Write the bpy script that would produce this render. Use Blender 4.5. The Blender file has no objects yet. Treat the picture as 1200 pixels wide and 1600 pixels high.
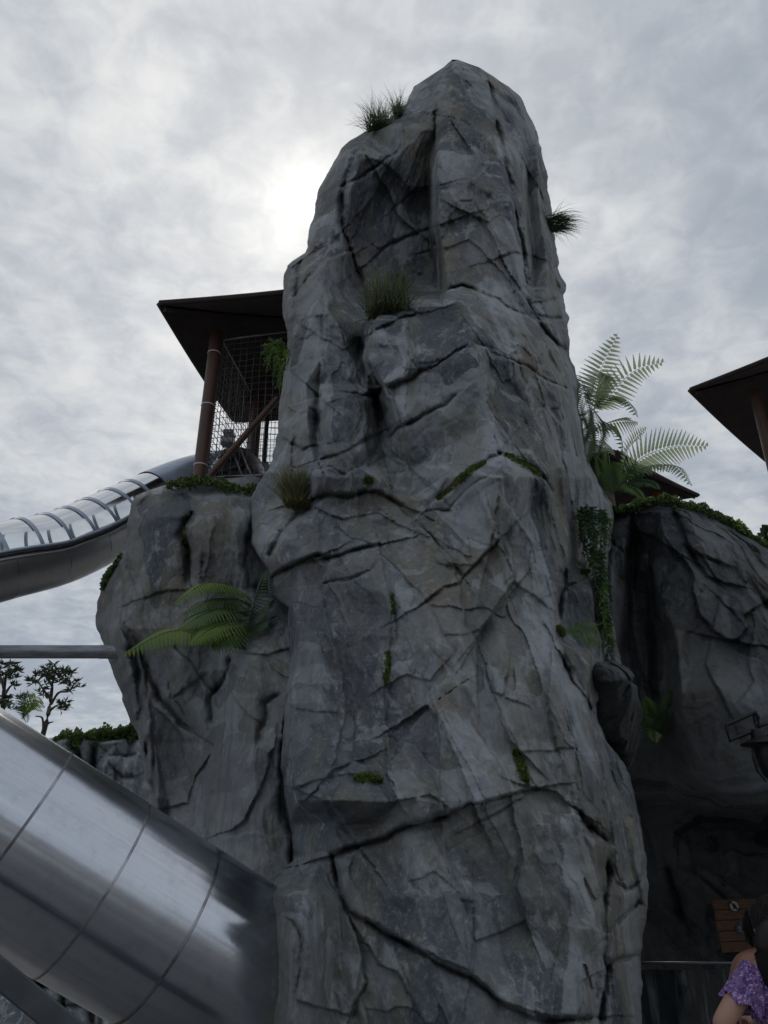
import bpy, bmesh, math, random
import numpy as np
from mathutils import Vector, Matrix
from mathutils.geometry import delaunay_2d_cdt

random.seed(7)
RNG = np.random.default_rng(11)
scene = bpy.context.scene
COL = scene.collection
rad = math.radians

# ------------------------------------------------------------------ camera
CAM = np.array([0.0, 0.0, 1.7])
PITCH = rad(25.0)
VFOV = rad(67.0)
FPX = 800.0 / math.tan(VFOV / 2)          # focal length in photo pixels (1200 x 1600)
cd = bpy.data.cameras.new('camera')
cd.sensor_fit = 'VERTICAL'; cd.sensor_height = 36.0
cd.lens = 18.0 / math.tan(VFOV / 2)
cd.clip_start = 0.05; cd.clip_end = 2000
cam = bpy.data.objects.new('camera', cd)
cam.location = CAM; cam.rotation_euler = (rad(90) + PITCH, 0, 0)
COL.objects.link(cam); scene.camera = cam
scene.render.resolution_x = 768; scene.render.resolution_y = 1024
scene.view_settings.view_transform = 'Standard'
scene.view_settings.look = 'None'
scene.view_settings.exposure = 0.0
scene.view_settings.gamma = 1.0
scene.view_settings.use_curve_mapping = False

cP, sP = math.cos(PITCH), math.sin(PITCH)
def rays(px, py):
    a = (np.asarray(px, float) - 600.0) / FPX
    b = (800.0 - np.asarray(py, float)) / FPX
    return np.stack([a, cP - sP * b, sP + cP * b], -1)
def Wn(px, py, Y):
    d = rays(px, py)
    return CAM + d * (np.asarray(Y, float) / d[..., 1])[..., None]
def W(px, py, Y):
    return Vector(Wn(px, py, Y))
def WD(px, py, depth):                     # at a depth along the optical axis
    return Vector(CAM + rays(px, py) * depth)

# ------------------------------------------------------------------ world: broken cloud in front of the sun
sd = rays(496, 325); sd = sd / np.linalg.norm(sd)
SUN_EL = math.asin(sd[2]); SUN_AZ = math.atan2(sd[0], sd[1])
world = bpy.data.worlds.new('World'); scene.world = world; world.use_nodes = True
nt = world.node_tree; nt.nodes.clear()
def N(t, nt, **kw):
    n = nt.nodes.new(t)
    for k, v in kw.items():
        setattr(n, k, v)
    return n
L = nt.links.new
out = N('ShaderNodeOutputWorld', nt); bg = N('ShaderNodeBackground', nt)
bg.inputs['Strength'].default_value = 0.1
sky = N('ShaderNodeTexSky', nt, sky_type='NISHITA'); sky.sun_disc = False
sky.sun_elevation = SUN_EL; sky.sun_rotation = SUN_AZ
tc = N('ShaderNodeTexCoord', nt)
sep = N('ShaderNodeSeparateXYZ', nt); L(tc.outputs['Generated'], sep.inputs[0])
def M(op, a, b=None, c=None, clamp=False, nt=nt):
    n = nt.nodes.new('ShaderNodeMath'); n.operation = op; n.use_clamp = clamp
    for i, v in enumerate((a, b, c)):
        if v is None: continue
        if isinstance(v, (int, float)): n.inputs[i].default_value = v
        else: nt.links.new(v, n.inputs[i])
    return n.outputs[0]
zz = M('ADD', M('MAXIMUM', sep.outputs[2], 0.0), 0.16)
cx = M('DIVIDE', sep.outputs[0], zz); cy = M('DIVIDE', sep.outputs[1], zz)
comb = N('ShaderNodeCombineXYZ', nt); L(cx, comb.inputs[0]); L(cy, comb.inputs[1])
def noise_w(scale, detail, rough, dist=0.0, off=(0, 0, 0)):
    mp = N('ShaderNodeMapping', nt); L(comb.outputs[0], mp.inputs[0])
    mp.inputs['Location'].default_value = off
    n = N('ShaderNodeTexNoise', nt); n.inputs['Scale'].default_value = scale
    n.inputs['Detail'].default_value = detail; n.inputs['Roughness'].default_value = rough
    n.inputs['Distortion'].default_value = dist
    L(mp.outputs[0], n.inputs['Vector']); return n.outputs['Fac']
big = noise_w(1.3, 3, 0.5, 0.2, (3.1, 0.4, 0))
mid = noise_w(6.5, 7, 0.60, 0.25, (0.3, 7.0, 0))
fine = noise_w(17.0, 5, 0.55, 0.5, (1.3, 2.0, 0))
def ramp(v, lo, hi):
    n = N('ShaderNodeMapRange', nt, interpolation_type='SMOOTHSTEP')
    n.inputs[1].default_value = lo; n.inputs[2].default_value = hi; L(v, n.inputs[0]); return n.outputs[0]
dens = M('ADD', M('MULTIPLY', big, 0.55), M('ADD', M('MULTIPLY', mid, 0.36), M('MULTIPLY', fine, 0.24)))
dens = ramp(dens, 0.44, 0.73)
dotn = N('ShaderNodeVectorMath', nt, operation='DOT_PRODUCT')
nrm = N('ShaderNodeVectorMath', nt, operation='NORMALIZE'); L(tc.outputs['Generated'], nrm.inputs[0])
L(nrm.outputs[0], dotn.inputs[0]); dotn.inputs[1].default_value = tuple(sd)
cs = M('MAXIMUM', dotn.outputs['Value'], 0.0)
g1 = M('MULTIPLY', M('POWER', cs, 9.0), 2.3)
g2 = M('MULTIPLY', M('POWER', cs, 80.0), 2.1)
g3 = M('MULTIPLY', M('POWER', cs, 500.0), 3.0)
glow = M('ADD', g1, M('ADD', g2, g3))
# cloud radiance: thin sheet bright, thick grey; forward scattering brightens towards the sun
shade = M('ADD', 3.7, M('MULTIPLY', dens, 2.5))
glw = M('MULTIPLY', glow, M('ADD', 0.75, M('MULTIPLY', dens, 0.35)))
cmix = N('ShaderNodeMix', nt, data_type='RGBA')
cmix.inputs['A'].default_value = (0.85, 0.965, 1.13, 1); cmix.inputs['B'].default_value = (0.98, 1.01, 1.03, 1)
L(dens, cmix.inputs['Factor'])
vm = N('ShaderNodeVectorMath', nt, operation='SCALE'); L(cmix.outputs['Result'], vm.inputs[0]); L(shade, vm.inputs['Scale'])
gv = N('ShaderNodeVectorMath', nt, operation='SCALE'); gv.inputs[0].default_value = (1.07, 1.0, 0.86); L(glw, gv.inputs['Scale'])
va = N('ShaderNodeVectorMath', nt, operation='ADD'); L(vm.outputs[0], va.inputs[0]); L(gv.outputs[0], va.inputs[1])
blue = N('ShaderNodeMix', nt, data_type='RGBA'); blue.inputs['Factor'].default_value = 0.93
L(sky.outputs[0], blue.inputs['A']); L(va.outputs[0], blue.inputs['B'])
L(blue.outputs['Result'], bg.inputs['Color']); L(bg.outputs[0], out.inputs[0])

# ------------------------------------------------------------------ sun, veiled by cloud
sl = bpy.data.lights.new('sun', 'SUN'); sl.energy = 1.1; sl.angle = rad(12); sl.color = (1.0, 0.95, 0.88)
so = bpy.data.objects.new('sun', sl); so.location = (-10, 30, 40)
so.rotation_euler = Vector(-sd).to_track_quat('-Z', 'Y').to_euler(); COL.objects.link(so)

# ------------------------------------------------------------------ helpers
def tag(o, label=None, cat=None, group=None, kind=None):
    if label: o['label'] = label
    if cat: o['category'] = cat
    if group: o['group'] = group
    if kind: o['kind'] = kind
    return o
def link(o, parent=None):
    COL.objects.link(o)
    if parent is not None: o.parent = parent
    return o
def empty(name, label=None, cat=None, group=None, loc=(0, 0, 0)):
    o = bpy.data.objects.new(name, None); o.empty_display_size = 0.1; o.location = loc
    COL.objects.link(o); return tag(o, label, cat, group)
def put(o, parent):
    """parent o (given in world coordinates) under an Empty at its base"""
    COL.objects.link(o); o.parent = parent
    base = parent
    off = Vector((0, 0, 0))
    while base is not None:
        off += base.location; base = base.parent
    o.location = o.location - off
    return o
def np_mesh(name, verts, faces, mat, smooth=True):
    """faces: (n,3) or (n,4) array"""
    verts = np.ascontiguousarray(verts, dtype=np.float32); faces = np.ascontiguousarray(faces, dtype=np.int32)
    me = bpy.data.meshes.new(name); k = faces.shape[1]; n = len(faces)
    me.vertices.add(len(verts)); me.vertices.foreach_set('co', verts.ravel())
    me.loops.add(n * k); me.loops.foreach_set('vertex_index', faces.ravel())
    me.polygons.add(n); me.polygons.foreach_set('loop_start', np.arange(0, n * k, k, dtype=np.int32))
    me.polygons.foreach_set('use_smooth', np.full(n, smooth))
    me.update(calc_edges=True)
    if mat: me.materials.append(mat)
    return bpy.data.objects.new(name, me)
class MB:
    def __init__(s): s.v = []; s.f = []
    def quad(s, a, b, c, d):
        i = len(s.v); s.v += [a, b, c, d]; s.f.append((i, i + 1, i + 2, i + 3))
    def tri(s, a, b, c):
        i = len(s.v); s.v += [a, b, c]; s.f.append((i, i + 1, i + 2))
    def box(s, c, size, rot=None):
        c = Vector(c); i = len(s.v); hx, hy, hz = (k / 2 for k in size)
        for x, y, z in ((-1,-1,-1),(1,-1,-1),(1,1,-1),(-1,1,-1),(-1,-1,1),(1,-1,1),(1,1,1),(-1,1,1)):
            p = Vector((x * hx, y * hy, z * hz)); p = rot @ p if rot else p; s.v.append(c + p)
        for f in ((0,3,2,1),(4,5,6,7),(0,1,5,4),(1,2,6,5),(2,3,7,6),(3,0,4,7)): s.f.append(tuple(i + k for k in f))
    def prism(s, bottom, top):
        i = len(s.v); n = len(bottom); s.v += [Vector(p) for p in bottom] + [Vector(p) for p in top]
        s.f.append(tuple(i + n - 1 - k for k in range(n))); s.f.append(tuple(i + n + k for k in range(n)))
        for k in range(n): s.f.append((i + k, i + (k + 1) % n, i + n + (k + 1) % n, i + n + k))
    def tube(s, pts, r, n=10, caps=True, up=Vector((0, 0, 1)), arc=None):
        pts = [Vector(p) for p in pts]; rs = r if hasattr(r, '__len__') else [r] * len(pts)
        i = len(s.v); m = len(pts); closed = arc is None
        for k, p in enumerate(pts):
            t = (pts[min(k + 1, m - 1)] - pts[max(k - 1, 0)]).normalized()
            a = t.cross(up)
            if a.length < 1e-4: a = t.cross(Vector((1, 0, 0)))
            a.normalize(); b = a.cross(t).normalized()
            for j in range(n):
                th = 2 * math.pi * j / n if closed else arc[0] + (arc[1] - arc[0]) * j / (n - 1)
                s.v.append(p + (a * math.cos(th) + b * math.sin(th)) * rs[k])
        for k in range(m - 1):
            for j in range(n if closed else n - 1):
                j2 = (j + 1) % n
                s.f.append((i + k * n + j, i + k * n + j2, i + (k + 1) * n + j2, i + (k + 1) * n + j))
        if caps and closed:
            s.f.append(tuple(i + n - 1 - j for j in range(n))); s.f.append(tuple(i + (m - 1) * n + j for j in range(n)))
    def obj(s, name, mat, parent=None, smooth=False, bevel=0, angle=None):
        me = bpy.data.meshes.new(name); me.from_pydata([tuple(v) for v in s.v], [], s.f)
        if mat: me.materials.append(mat)
        if smooth: me.polygons.foreach_set('use_smooth', [True] * len(me.polygons))
        me.update(); o = bpy.data.objects.new(name, me)
        if angle is not None:
            bm = bmesh.new(); bm.from_mesh(me)
            for e in bm.edges:
                if len(e.link_faces) == 2 and e.calc_face_angle(0) > rad(angle): e.smooth = False
            bm.to_mesh(me); bm.free()
        if parent is not None: put(o, parent)
        else: COL.objects.link(o)
        if bevel:
            md = o.modifiers.new('b', 'BEVEL'); md.width = bevel; md.segments = 2; md.limit_method = 'ANGLE'
        return o

# ------------------------------------------------------------------ numpy noise
def _hash(ix, iy, iz, seed):
    h = (ix.astype(np.int64) * 374761393 + iy.astype(np.int64) * 668265263 + iz.astype(np.int64) * 2147483647 + seed * 1274126177) & 0xffffffff
    h = ((h ^ (h >> 13)) * 1274126177) & 0xffffffff
    h = ((h ^ (h >> 16)) * 2246822519) & 0xffffffff
    h ^= h >> 15
    return (h & 0xffffff) / float(0xffffff)
def vnoise(p, seed=0):
    """value noise -1..1, p (...,3)"""
    i = np.floor(p); f = p - i; u = f * f * f * (f * (f * 6 - 15) + 10); i = i.astype(np.int64)
    r = 0
    for dx in (0, 1):
        wx = u[..., 0] if dx else 1 - u[..., 0]
        for dy in (0, 1):
            wy = u[..., 1] if dy else 1 - u[..., 1]
            for dz in (0, 1):
                wz = u[..., 2] if dz else 1 - u[..., 2]
                r = r + wx * wy * wz * _hash(i[..., 0] + dx, i[..., 1] + dy, i[..., 2] + dz, seed)
    return r * 2 - 1
def fbm(p, oct=4, seed=0, gain=0.5):
    a = 1.0; r = 0; q = p.copy(); t = 0
    for k in range(oct):
        r = r + a * vnoise(q, seed + k * 17); t += a; a *= gain; q = q * 2.03 + 3.7
    return r / t
def p3(x, y, z=0.0):
    x = np.asarray(x, float); return np.stack([x, np.asarray(y, float) + 0 * x, 0 * x + z], -1)
def facet(x, y, scale, seed, aniso=1.8, warp=0.75):
    """continuous, faceted noise: random heights on a warped triangular lattice, -1..1"""
    X = x / scale; Y = y / (scale * aniso)
    q = p3(X, Y)
    X = X + warp * vnoise(q * 0.9 + 5.1, seed + 1) + 0.16 * vnoise(q * 4.0, seed + 3)
    Y = Y + warp * vnoise(q * 0.9 + 9.7, seed + 2) + 0.16 * vnoise(q * 4.0 + 3, seed + 4)
    s = (X + Y) * 0.3660254; i = np.floor(X + s); j = np.floor(Y + s); fx = X + s - i; fy = Y + s - j
    i = i.astype(np.int64); j = j.astype(np.int64); z0 = np.zeros_like(i)
    h00 = _hash(i, j, z0, seed); h11 = _hash(i + 1, j + 1, z0, seed)
    h10 = _hash(i + 1, j, z0, seed); h01 = _hash(i, j + 1, z0, seed)
    lower = fx > fy
    r = np.where(lower, h00 * (1 - fx) + h10 * (fx - fy) + h11 * fy, h00 * (1 - fy) + h01 * (fy - fx) + h11 * fx)
    return r * 2 - 1
def cells(x, y, scale, seed, aniso=2.0, warp=0.5):
    """step noise with ragged borders: constant height plus a tilt in every Voronoi cell"""
    X = x / scale; Y = y / (scale * aniso); q = p3(X, Y)
    X = X + warp * vnoise(q * 1.3, seed + 1) + 0.14 * vnoise(q * 5.0, seed + 3)
    Y = Y + warp * vnoise(q * 1.3 + 8, seed + 2) + 0.14 * vnoise(q * 5.0 + 4, seed + 4)
    i = np.floor(X).astype(np.int64); j = np.floor(Y).astype(np.int64)
    best = np.full(X.shape, 9e9); h = np.zeros(X.shape); tn = np.zeros(X.shape)
    for di in (-1, 0, 1):
        for dj in (-1, 0, 1):
            a = i + di; b = j + dj; z = np.zeros_like(a)
            cxx = a + _hash(a, b, z, seed); cyy = b + _hash(a, b, z, seed + 50)
            d = (X - cxx) ** 2 + (Y - cyy) ** 2; m = d < best
            hh = _hash(a, b, z, seed + 99) * 2 - 1 + (X - cxx) * (_hash(a, b, z, seed + 7) * 2 - 1) + (Y - cyy) * (_hash(a, b, z, seed + 8) * 2 - 1)
            best = np.where(m, d, best); h = np.where(m, hh, h); tn = np.where(m, _hash(a, b, z, seed + 200), tn)
    return h, tn

# ------------------------------------------------------------------ materials
def mat(name):
    m = bpy.data.materials.new(name); m.use_nodes = True
    b = m.node_tree.nodes['Principled BSDF']; return m, m.node_tree, b
def tex(nt, vec, scale, detail=5, rough=0.55, dist=0.0):
    n = nt.nodes.new('ShaderNodeTexNoise'); n.inputs['Scale'].default_value = scale; n.inputs['Detail'].default_value = detail
    n.inputs['Roughness'].default_value = rough; n.inputs['Distortion'].default_value = dist
    nt.links.new(vec, n.inputs['Vector']); return n.outputs['Fac']
def mapped(nt, sc=(1, 1, 1), loc=(0, 0, 0), rot=(0, 0, 0), coord='Object'):
    t = nt.nodes.new('ShaderNodeTexCoord'); m = nt.nodes.new('ShaderNodeMapping')
    m.inputs['Scale'].default_value = sc; m.inputs['Location'].default_value = loc; m.inputs['Rotation'].default_value = rot
    nt.links.new(t.outputs[coord], m.inputs[0]); return m.outputs[0]
def sstep(nt, v, lo, hi):
    n = nt.nodes.new('ShaderNodeMapRange'); n.interpolation_type = 'SMOOTHSTEP'
    n.inputs[1].default_value = lo; n.inputs[2].default_value = hi; nt.links.new(v, n.inputs[0]); return n.outputs[0]
def mixc(nt, f, a, b):
    n = nt.nodes.new('ShaderNodeMix'); n.data_type = 'RGBA'
    for k, v in (('Factor', f), ('A', a), ('B', b)):
        if isinstance(v, (int, float)): n.inputs[k].default_value = v
        elif isinstance(v, tuple): n.inputs[k].default_value = v if len(v) == 4 else v + (1,)
        else: nt.links.new(v, n.inputs[k])
    return n.outputs['Result']
def bump(nt, h, strength, dist, prev=None):
    n = nt.nodes.new('ShaderNodeBump'); n.inputs['Strength'].default_value = strength; n.inputs['Distance'].default_value = dist
    nt.links.new(h, n.inputs['Height'])
    if prev: nt.links.new(prev, n.inputs['Normal'])
    return n.outputs[0]

def rock_material(name, k=1.0, warm=0.5, seed=0.0):
    m, nt, b = mat(name)
    v = mapped(nt, loc=(seed, seed * 2, 0)); vs = mapped(nt, (1.6, 1.6, 0.45), loc=(seed, 0, seed))
    n1 = tex(nt, v, 0.9, 4, 0.6, 0.4); n2 = tex(nt, vs, 1.6, 5, 0.62, 0.5); n3 = tex(nt, v, 6.0, 5, 0.7)
    n4 = tex(nt, v, 2.3, 5, 0.65, 0.8); n5 = tex(nt, v, 38.0, 3, 0.75); n6 = tex(nt, v, 0.55, 2, 0.5)
    n7 = tex(nt, mapped(nt, (1, 1, 0.5), loc=(seed, 3, 1)), 15.0, 4, 0.75, 0.5)
    def attr(nm):
        t_ = nt.nodes.new('ShaderNodeAttribute'); t_.attribute_name = nm; return t_.outputs['Fac']
    tone = attr('tone'); hue = attr('hue')
    tn = M('ADD', tone, M('MULTIPLY', M('SUBTRACT', n3, 0.5, nt=nt), 0.5, nt=nt), nt=nt)
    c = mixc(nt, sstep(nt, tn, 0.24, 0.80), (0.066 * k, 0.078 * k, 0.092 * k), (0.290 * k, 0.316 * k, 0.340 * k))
    wm = M('MULTIPLY', M('ADD', M('MULTIPLY', sstep(nt, n2, 0.47, 0.60), 0.6, nt=nt), M('MULTIPLY', sstep(nt, hue, 0.45, 0.75), 0.45, nt=nt), nt=nt), warm, nt=nt)
    c = mixc(nt, wm, c, (0.162 * k, 0.148 * k, 0.112 * k))
    c = mixc(nt, M('MULTIPLY', sstep(nt, n6, 0.52, 0.64), 0.35, nt=nt), c, (0.122 * k, 0.116 * k, 0.140 * k))
    c = mixc(nt, M('MULTIPLY', sstep(nt, n4, 0.56, 0.61), 0.5, nt=nt), c, (0.290 * k, 0.312 * k, 0.332 * k))
    c = mixc(nt, M('MULTIPLY', sstep(nt, n3, 0.52, 0.72), 0.5, nt=nt), c, (0.066 * k, 0.070 * k, 0.076 * k))
    c = mixc(nt, M('MULTIPLY', M('MULTIPLY', sstep(nt, n7, 0.52, 0.66), sstep(nt, n4, 0.35, 0.6), nt=nt), 0.5, nt=nt), c, (0.36 * k, 0.37 * k, 0.375 * k))
    c = mixc(nt, M('MULTIPLY', sstep(nt, n5, 0.52, 0.70), 0.35, nt=nt), c, (0.30 * k, 0.305 * k, 0.31 * k))
    ns = tex(nt, mapped(nt, (5.0, 5.0, 0.35), loc=(seed, 1, 0)), 1.3, 4, 0.6)
    c = mixc(nt, M('MULTIPLY', sstep(nt, ns, 0.54, 0.68), 0.4, nt=nt), c, (0.080 * k, 0.086 * k, 0.088 * k))
    nt.links.new(c, b.inputs['Base Color']); b.inputs['Roughness'].default_value = 0.82
    b.inputs['Specular IOR Level'].default_value = 0.3
    vv = mapped(nt, (1, 1, 0.6))
    h1 = tex(nt, vv, 13.0, 8, 0.78, 0.4)
    nn = bump(nt, h1, 0.6, 0.035)
    nt.links.new(nn, b.inputs['Normal']); return m
ROCK = rock_material('carved_rock', 1.12, 0.8)
ROCK_B = rock_material('carved_rock_brown', 0.95, 0.8, 4.3)
ROCK_C = rock_material('cave_shade_rock', 0.42, 0.2, 3.1)  # darker copy: the hollow's shade is put into the rock colour
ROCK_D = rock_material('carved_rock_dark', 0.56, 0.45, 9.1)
ROCK_SHADED = rock_material('shade_darkened_rock', 0.34, 0.9, 6.6)  # boulder's deep shade painted in as a much darker, brownish tone
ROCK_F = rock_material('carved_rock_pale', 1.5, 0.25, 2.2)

def leaf_material(name, c1, c2, rough=0.5, trans=0.25, scale=3.0):
    m, nt, b = mat(name)
    n = tex(nt, mapped(nt), scale, 3, 0.6)
    c = mixc(nt, sstep(nt, n, 0.35, 0.65), c1, c2); nt.links.new(c, b.inputs['Base Color'])
    b.inputs['Roughness'].default_value = rough; b.inputs['Specular IOR Level'].default_value = 0.35
    tr = nt.nodes.new('ShaderNodeBsdfTranslucent'); nt.links.new(c, tr.inputs['Color'])
    mx = nt.nodes.new('ShaderNodeMixShader'); mx.inputs[0].default_value = trans
    o = nt.nodes['Material Output']
    nt.links.new(b.outputs[0], mx.inputs[1]); nt.links.new(tr.outputs[0], mx.inputs[2]); nt.links.new(mx.outputs[0], o.inputs[0])
    return m
FERN = leaf_material('fern_green', (0.070, 0.140, 0.040), (0.11, 0.19, 0.048), 0.5, 0.35)
FERN_Y = leaf_material('fern_lime', (0.12, 0.20, 0.035), (0.17, 0.24, 0.05), 0.5, 0.35)
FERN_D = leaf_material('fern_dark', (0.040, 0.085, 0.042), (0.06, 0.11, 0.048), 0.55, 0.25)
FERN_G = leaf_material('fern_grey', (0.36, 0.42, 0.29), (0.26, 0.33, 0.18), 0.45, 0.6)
GRASS = leaf_material('grass_olive', (0.16, 0.17, 0.085), (0.11, 0.135, 0.06), 0.6, 0.3, 9)
GRASS_Y = leaf_material('grass_straw', (0.20, 0.175, 0.070), (0.14, 0.145, 0.055), 0.6, 0.25, 9)
MOSS = leaf_material('moss_green', (0.075, 0.115, 0.022), (0.13, 0.15, 0.035), 0.8, 0.15, 14)
IVY = leaf_material('ivy_green', (0.055, 0.115, 0.022), (0.11, 0.17, 0.03), 0.5, 0.25, 6)
IVY_D = leaf_material('ivy_dark', (0.022, 0.040, 0.020), (0.035, 0.055, 0.03), 0.4, 0.1, 6)
TREE_L = leaf_material('tree_leaf', (0.030, 0.048, 0.022), (0.045, 0.065, 0.028), 0.6, 0.15, 2)

def plain(name, c, rough=0.6, metal=0.0, var=0.25, scale=6.0, bumps=0.0, sc=(1, 1, 1), spec=0.5):
    m, nt, b = mat(name)
    n = tex(nt, mapped(nt, sc), scale, 6, 0.6)
    f = sstep(nt, n, 0.3, 0.7)
    nt.links.new(mixc(nt, f, tuple(x * (1 - var) for x in c), tuple(min(1, x * (1 + var)) for x in c)), b.inputs['Base Color'])
    b.inputs['Roughness'].default_value = rough; b.inputs['Metallic'].default_value = metal
    b.inputs['Specular IOR Level'].default_value = spec
    if bumps: nt.links.new(bump(nt, n, 0.4, bumps), b.inputs['Normal'])
    return m
WOOD_D = plain('dark_timber', (0.035, 0.024, 0.020), 0.75, 0, 0.35, 5, 0.004, (1, 1, 6))
ROOF_D = plain('roof_soffit', (0.028, 0.019, 0.017), 0.85, 0, 0.3, 3, 0.003)
POST = plain('rust_brown_post', (0.085, 0.042, 0.030), 0.55, 0, 0.22, 5, 0.002, (1, 1, 0.5))
STRAP = plain('pale_strap', (0.62, 0.60, 0.60), 0.5, 0, 0.1)
NETM = plain('net_cord', (0.15, 0.14, 0.135), 0.85, 0, 0.2)
NETF = plain('net_frame_steel', (0.32, 0.34, 0.37), 0.4, 0.6, 0.15)
GREY_PIPE = plain('galvanised_pipe', (0.20, 0.215, 0.24), 0.42, 0.75, 0.35, 7, 0.001, (0.5, 3, 3))
DARK_STEEL = plain('painted_beam', (0.085, 0.095, 0.105), 0.45, 0.5, 0.2, 5)
BLACK = plain('black_iron', (0.014, 0.014, 0.016), 0.5, 0.4, 0.2)

def rotscaled(nt, rot, sc):
    r_ = mapped(nt, rot=rot); m2 = nt.nodes.new('ShaderNodeMapping'); m2.inputs['Scale'].default_value = sc
    nt.links.new(r_, m2.inputs[0]); return m2.outputs[0]
def steel(name, base, rough, rot=(0, 0, 0), aniso=0.5, dirt=0.3, streak=0.5):
    m, nt, b = mat(name)
    v = mapped(nt); vs = rotscaled(nt, rot, (0.06, 3.0, 3.0)); vf = rotscaled(nt, rot, (0.5, 40.0, 40.0))
    n = tex(nt, v, 2.5, 4, 0.6, 0.5); n3 = tex(nt, v, 9, 5, 0.7); s1 = tex(nt, vs, 1.6, 2, 0.5); s2 = tex(nt, vf, 2.0, 3, 0.6)
    c = mixc(nt, M('MULTIPLY', sstep(nt, n3, 0.45, 0.8), dirt, nt=nt), base, tuple(x * 0.5 for x in base))
    c = mixc(nt, M('MULTIPLY', sstep(nt, s2, 0.45, 0.75), 0.25, nt=nt), c, tuple(x * 0.68 for x in base))
    nt.links.new(c, b.inputs['Base Color']); b.inputs['Metallic'].default_value = 1.0
    r = M('ADD', rough, M('MULTIPLY', M('SUBTRACT', n, 0.5, nt=nt), 0.14, nt=nt), nt=nt)
    nt.links.new(r, b.inputs['Roughness']); b.inputs['Anisotropic'].default_value = aniso
    nn = bump(nt, s1, streak, 0.05); nt.links.new(bump(nt, n, 0.06, 0.03, nn), b.inputs['Normal'])
    return m
SL0, SL1 = WD(-560, 951, 3.95), WD(520, 1612, 4.80)
_ax = (SL1 - SL0).normalized()
_q = _ax.rotation_difference(Vector((1, 0, 0))).to_euler()
STEEL = steel('brushed_steel', (0.60, 0.63, 0.69), 0.23, tuple(_q), 0.0, 0.35, 0.5)
STEEL_S = steel('slide_shell_steel', (0.36, 0.36, 0.37), 0.36, streak=0.1)
SEAM = plain('seam_dark', (0.05, 0.045, 0.05), 0.55, 0.5, 0.4, 20)
HOOP = plain('hoop_blue_grey', (0.34, 0.39, 0.48), 0.35, 0.5, 0.12)

def clear_material():
    m, nt, b = mat('clear_polycarbonate')
    o = nt.nodes['Material Output']
    tr = nt.nodes.new('ShaderNodeBsdfTransparent'); tr.inputs[0].default_value = (0.90, 0.92, 0.93, 1)
    df = nt.nodes.new('ShaderNodeBsdfTranslucent'); df.inputs[0].default_value = (0.8, 0.82, 0.84, 1)
    gl = nt.nodes.new('ShaderNodeBsdfGlossy'); gl.inputs['Roughness'].default_value = 0.12
    n = tex(nt, mapped(nt), 3, 5, 0.6)
    f = M('ADD', 0.04, M('MULTIPLY', sstep(nt, n, 0.4, 0.8), 0.14, nt=nt), nt=nt)
    m1 = nt.nodes.new('ShaderNodeMixShader'); nt.links.new(f, m1.inputs[0])
    nt.links.new(tr.outputs[0], m1.inputs[1]); nt.links.new(df.outputs[0], m1.inputs[2])
    fr = nt.nodes.new('ShaderNodeFresnel'); fr.inputs[0].default_value = 1.4
    m2 = nt.nodes.new('ShaderNodeMixShader'); nt.links.new(fr.outputs[0], m2.inputs[0])
    nt.links.new(m1.outputs[0], m2.inputs[1]); nt.links.new(gl.outputs[0], m2.inputs[2]); nt.links.new(m2.outputs[0], o.inputs[0])
    nt.nodes.remove(b)
    return m
CLEAR = clear_material()

# ------------------------------------------------------------------ ground
GROUND = plain('pale_paving', (0.16, 0.155, 0.15), 0.85, 0, 0.2, 1.5, 0.004)
g = MB(); g.quad((-600, -600, 0), (600, -600, 0), (600, 600, 0), (-600, 600, 0))
tag(g.obj('ground', GROUND), 'grey paved ground around the rocks', None, kind='structure')

# ------------------------------------------------------------------ rock builder
def seg_dist(px, py, pts, side=None):
    """distance to a polyline in photo pixels and the side (+ towards vector `side`)"""
    best = np.full(px.shape, 1e9); sg = np.zeros(px.shape)
    P = np.array(pts, float)
    tot = P[-1] - P[0]; per = np.array([-tot[1], tot[0]])
    flip = 1.0
    if side is not None:
        flip = 1.0 if per @ np.array(side) >= 0 else -1.0
    for a, b in zip(P[:-1], P[1:]):
        d = b - a; l2 = max(d @ d, 1e-9)
        t = np.clip(((px - a[0]) * d[0] + (py - a[1]) * d[1]) / l2, 0, 1)
        ex = px - (a[0] + t * d[0]); ey = py - (a[1] + t * d[1]); dd = np.hypot(ex, ey)
        s = np.sign(-d[1] * ex + d[0] * ey) * flip
        m = dd < best; best = np.where(m, dd, best); sg = np.where(m, s, sg)
    return best, sg
SIDES = {'u': (0, -1), 'd': (0, 1), 'l': (-1, 0), 'r': (1, 0)}
ZM = {'A': (400, 60, 0.45), 'B': (400, 500, 0.45833), 'C': (400, 900, 0.51667), 'D': (380, 1200, 0.56667),
      'E': (140, 700, 0.31667), 'F': (0, 1080, 0.4), 'R': (860, 780, 0.2874), 'P': (0, 0, 1.0)}
def zp(z, pts):
    ox, oy, s = ZM[z]; return [(ox + x * s, oy + y * s) for x, y in pts]

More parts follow.
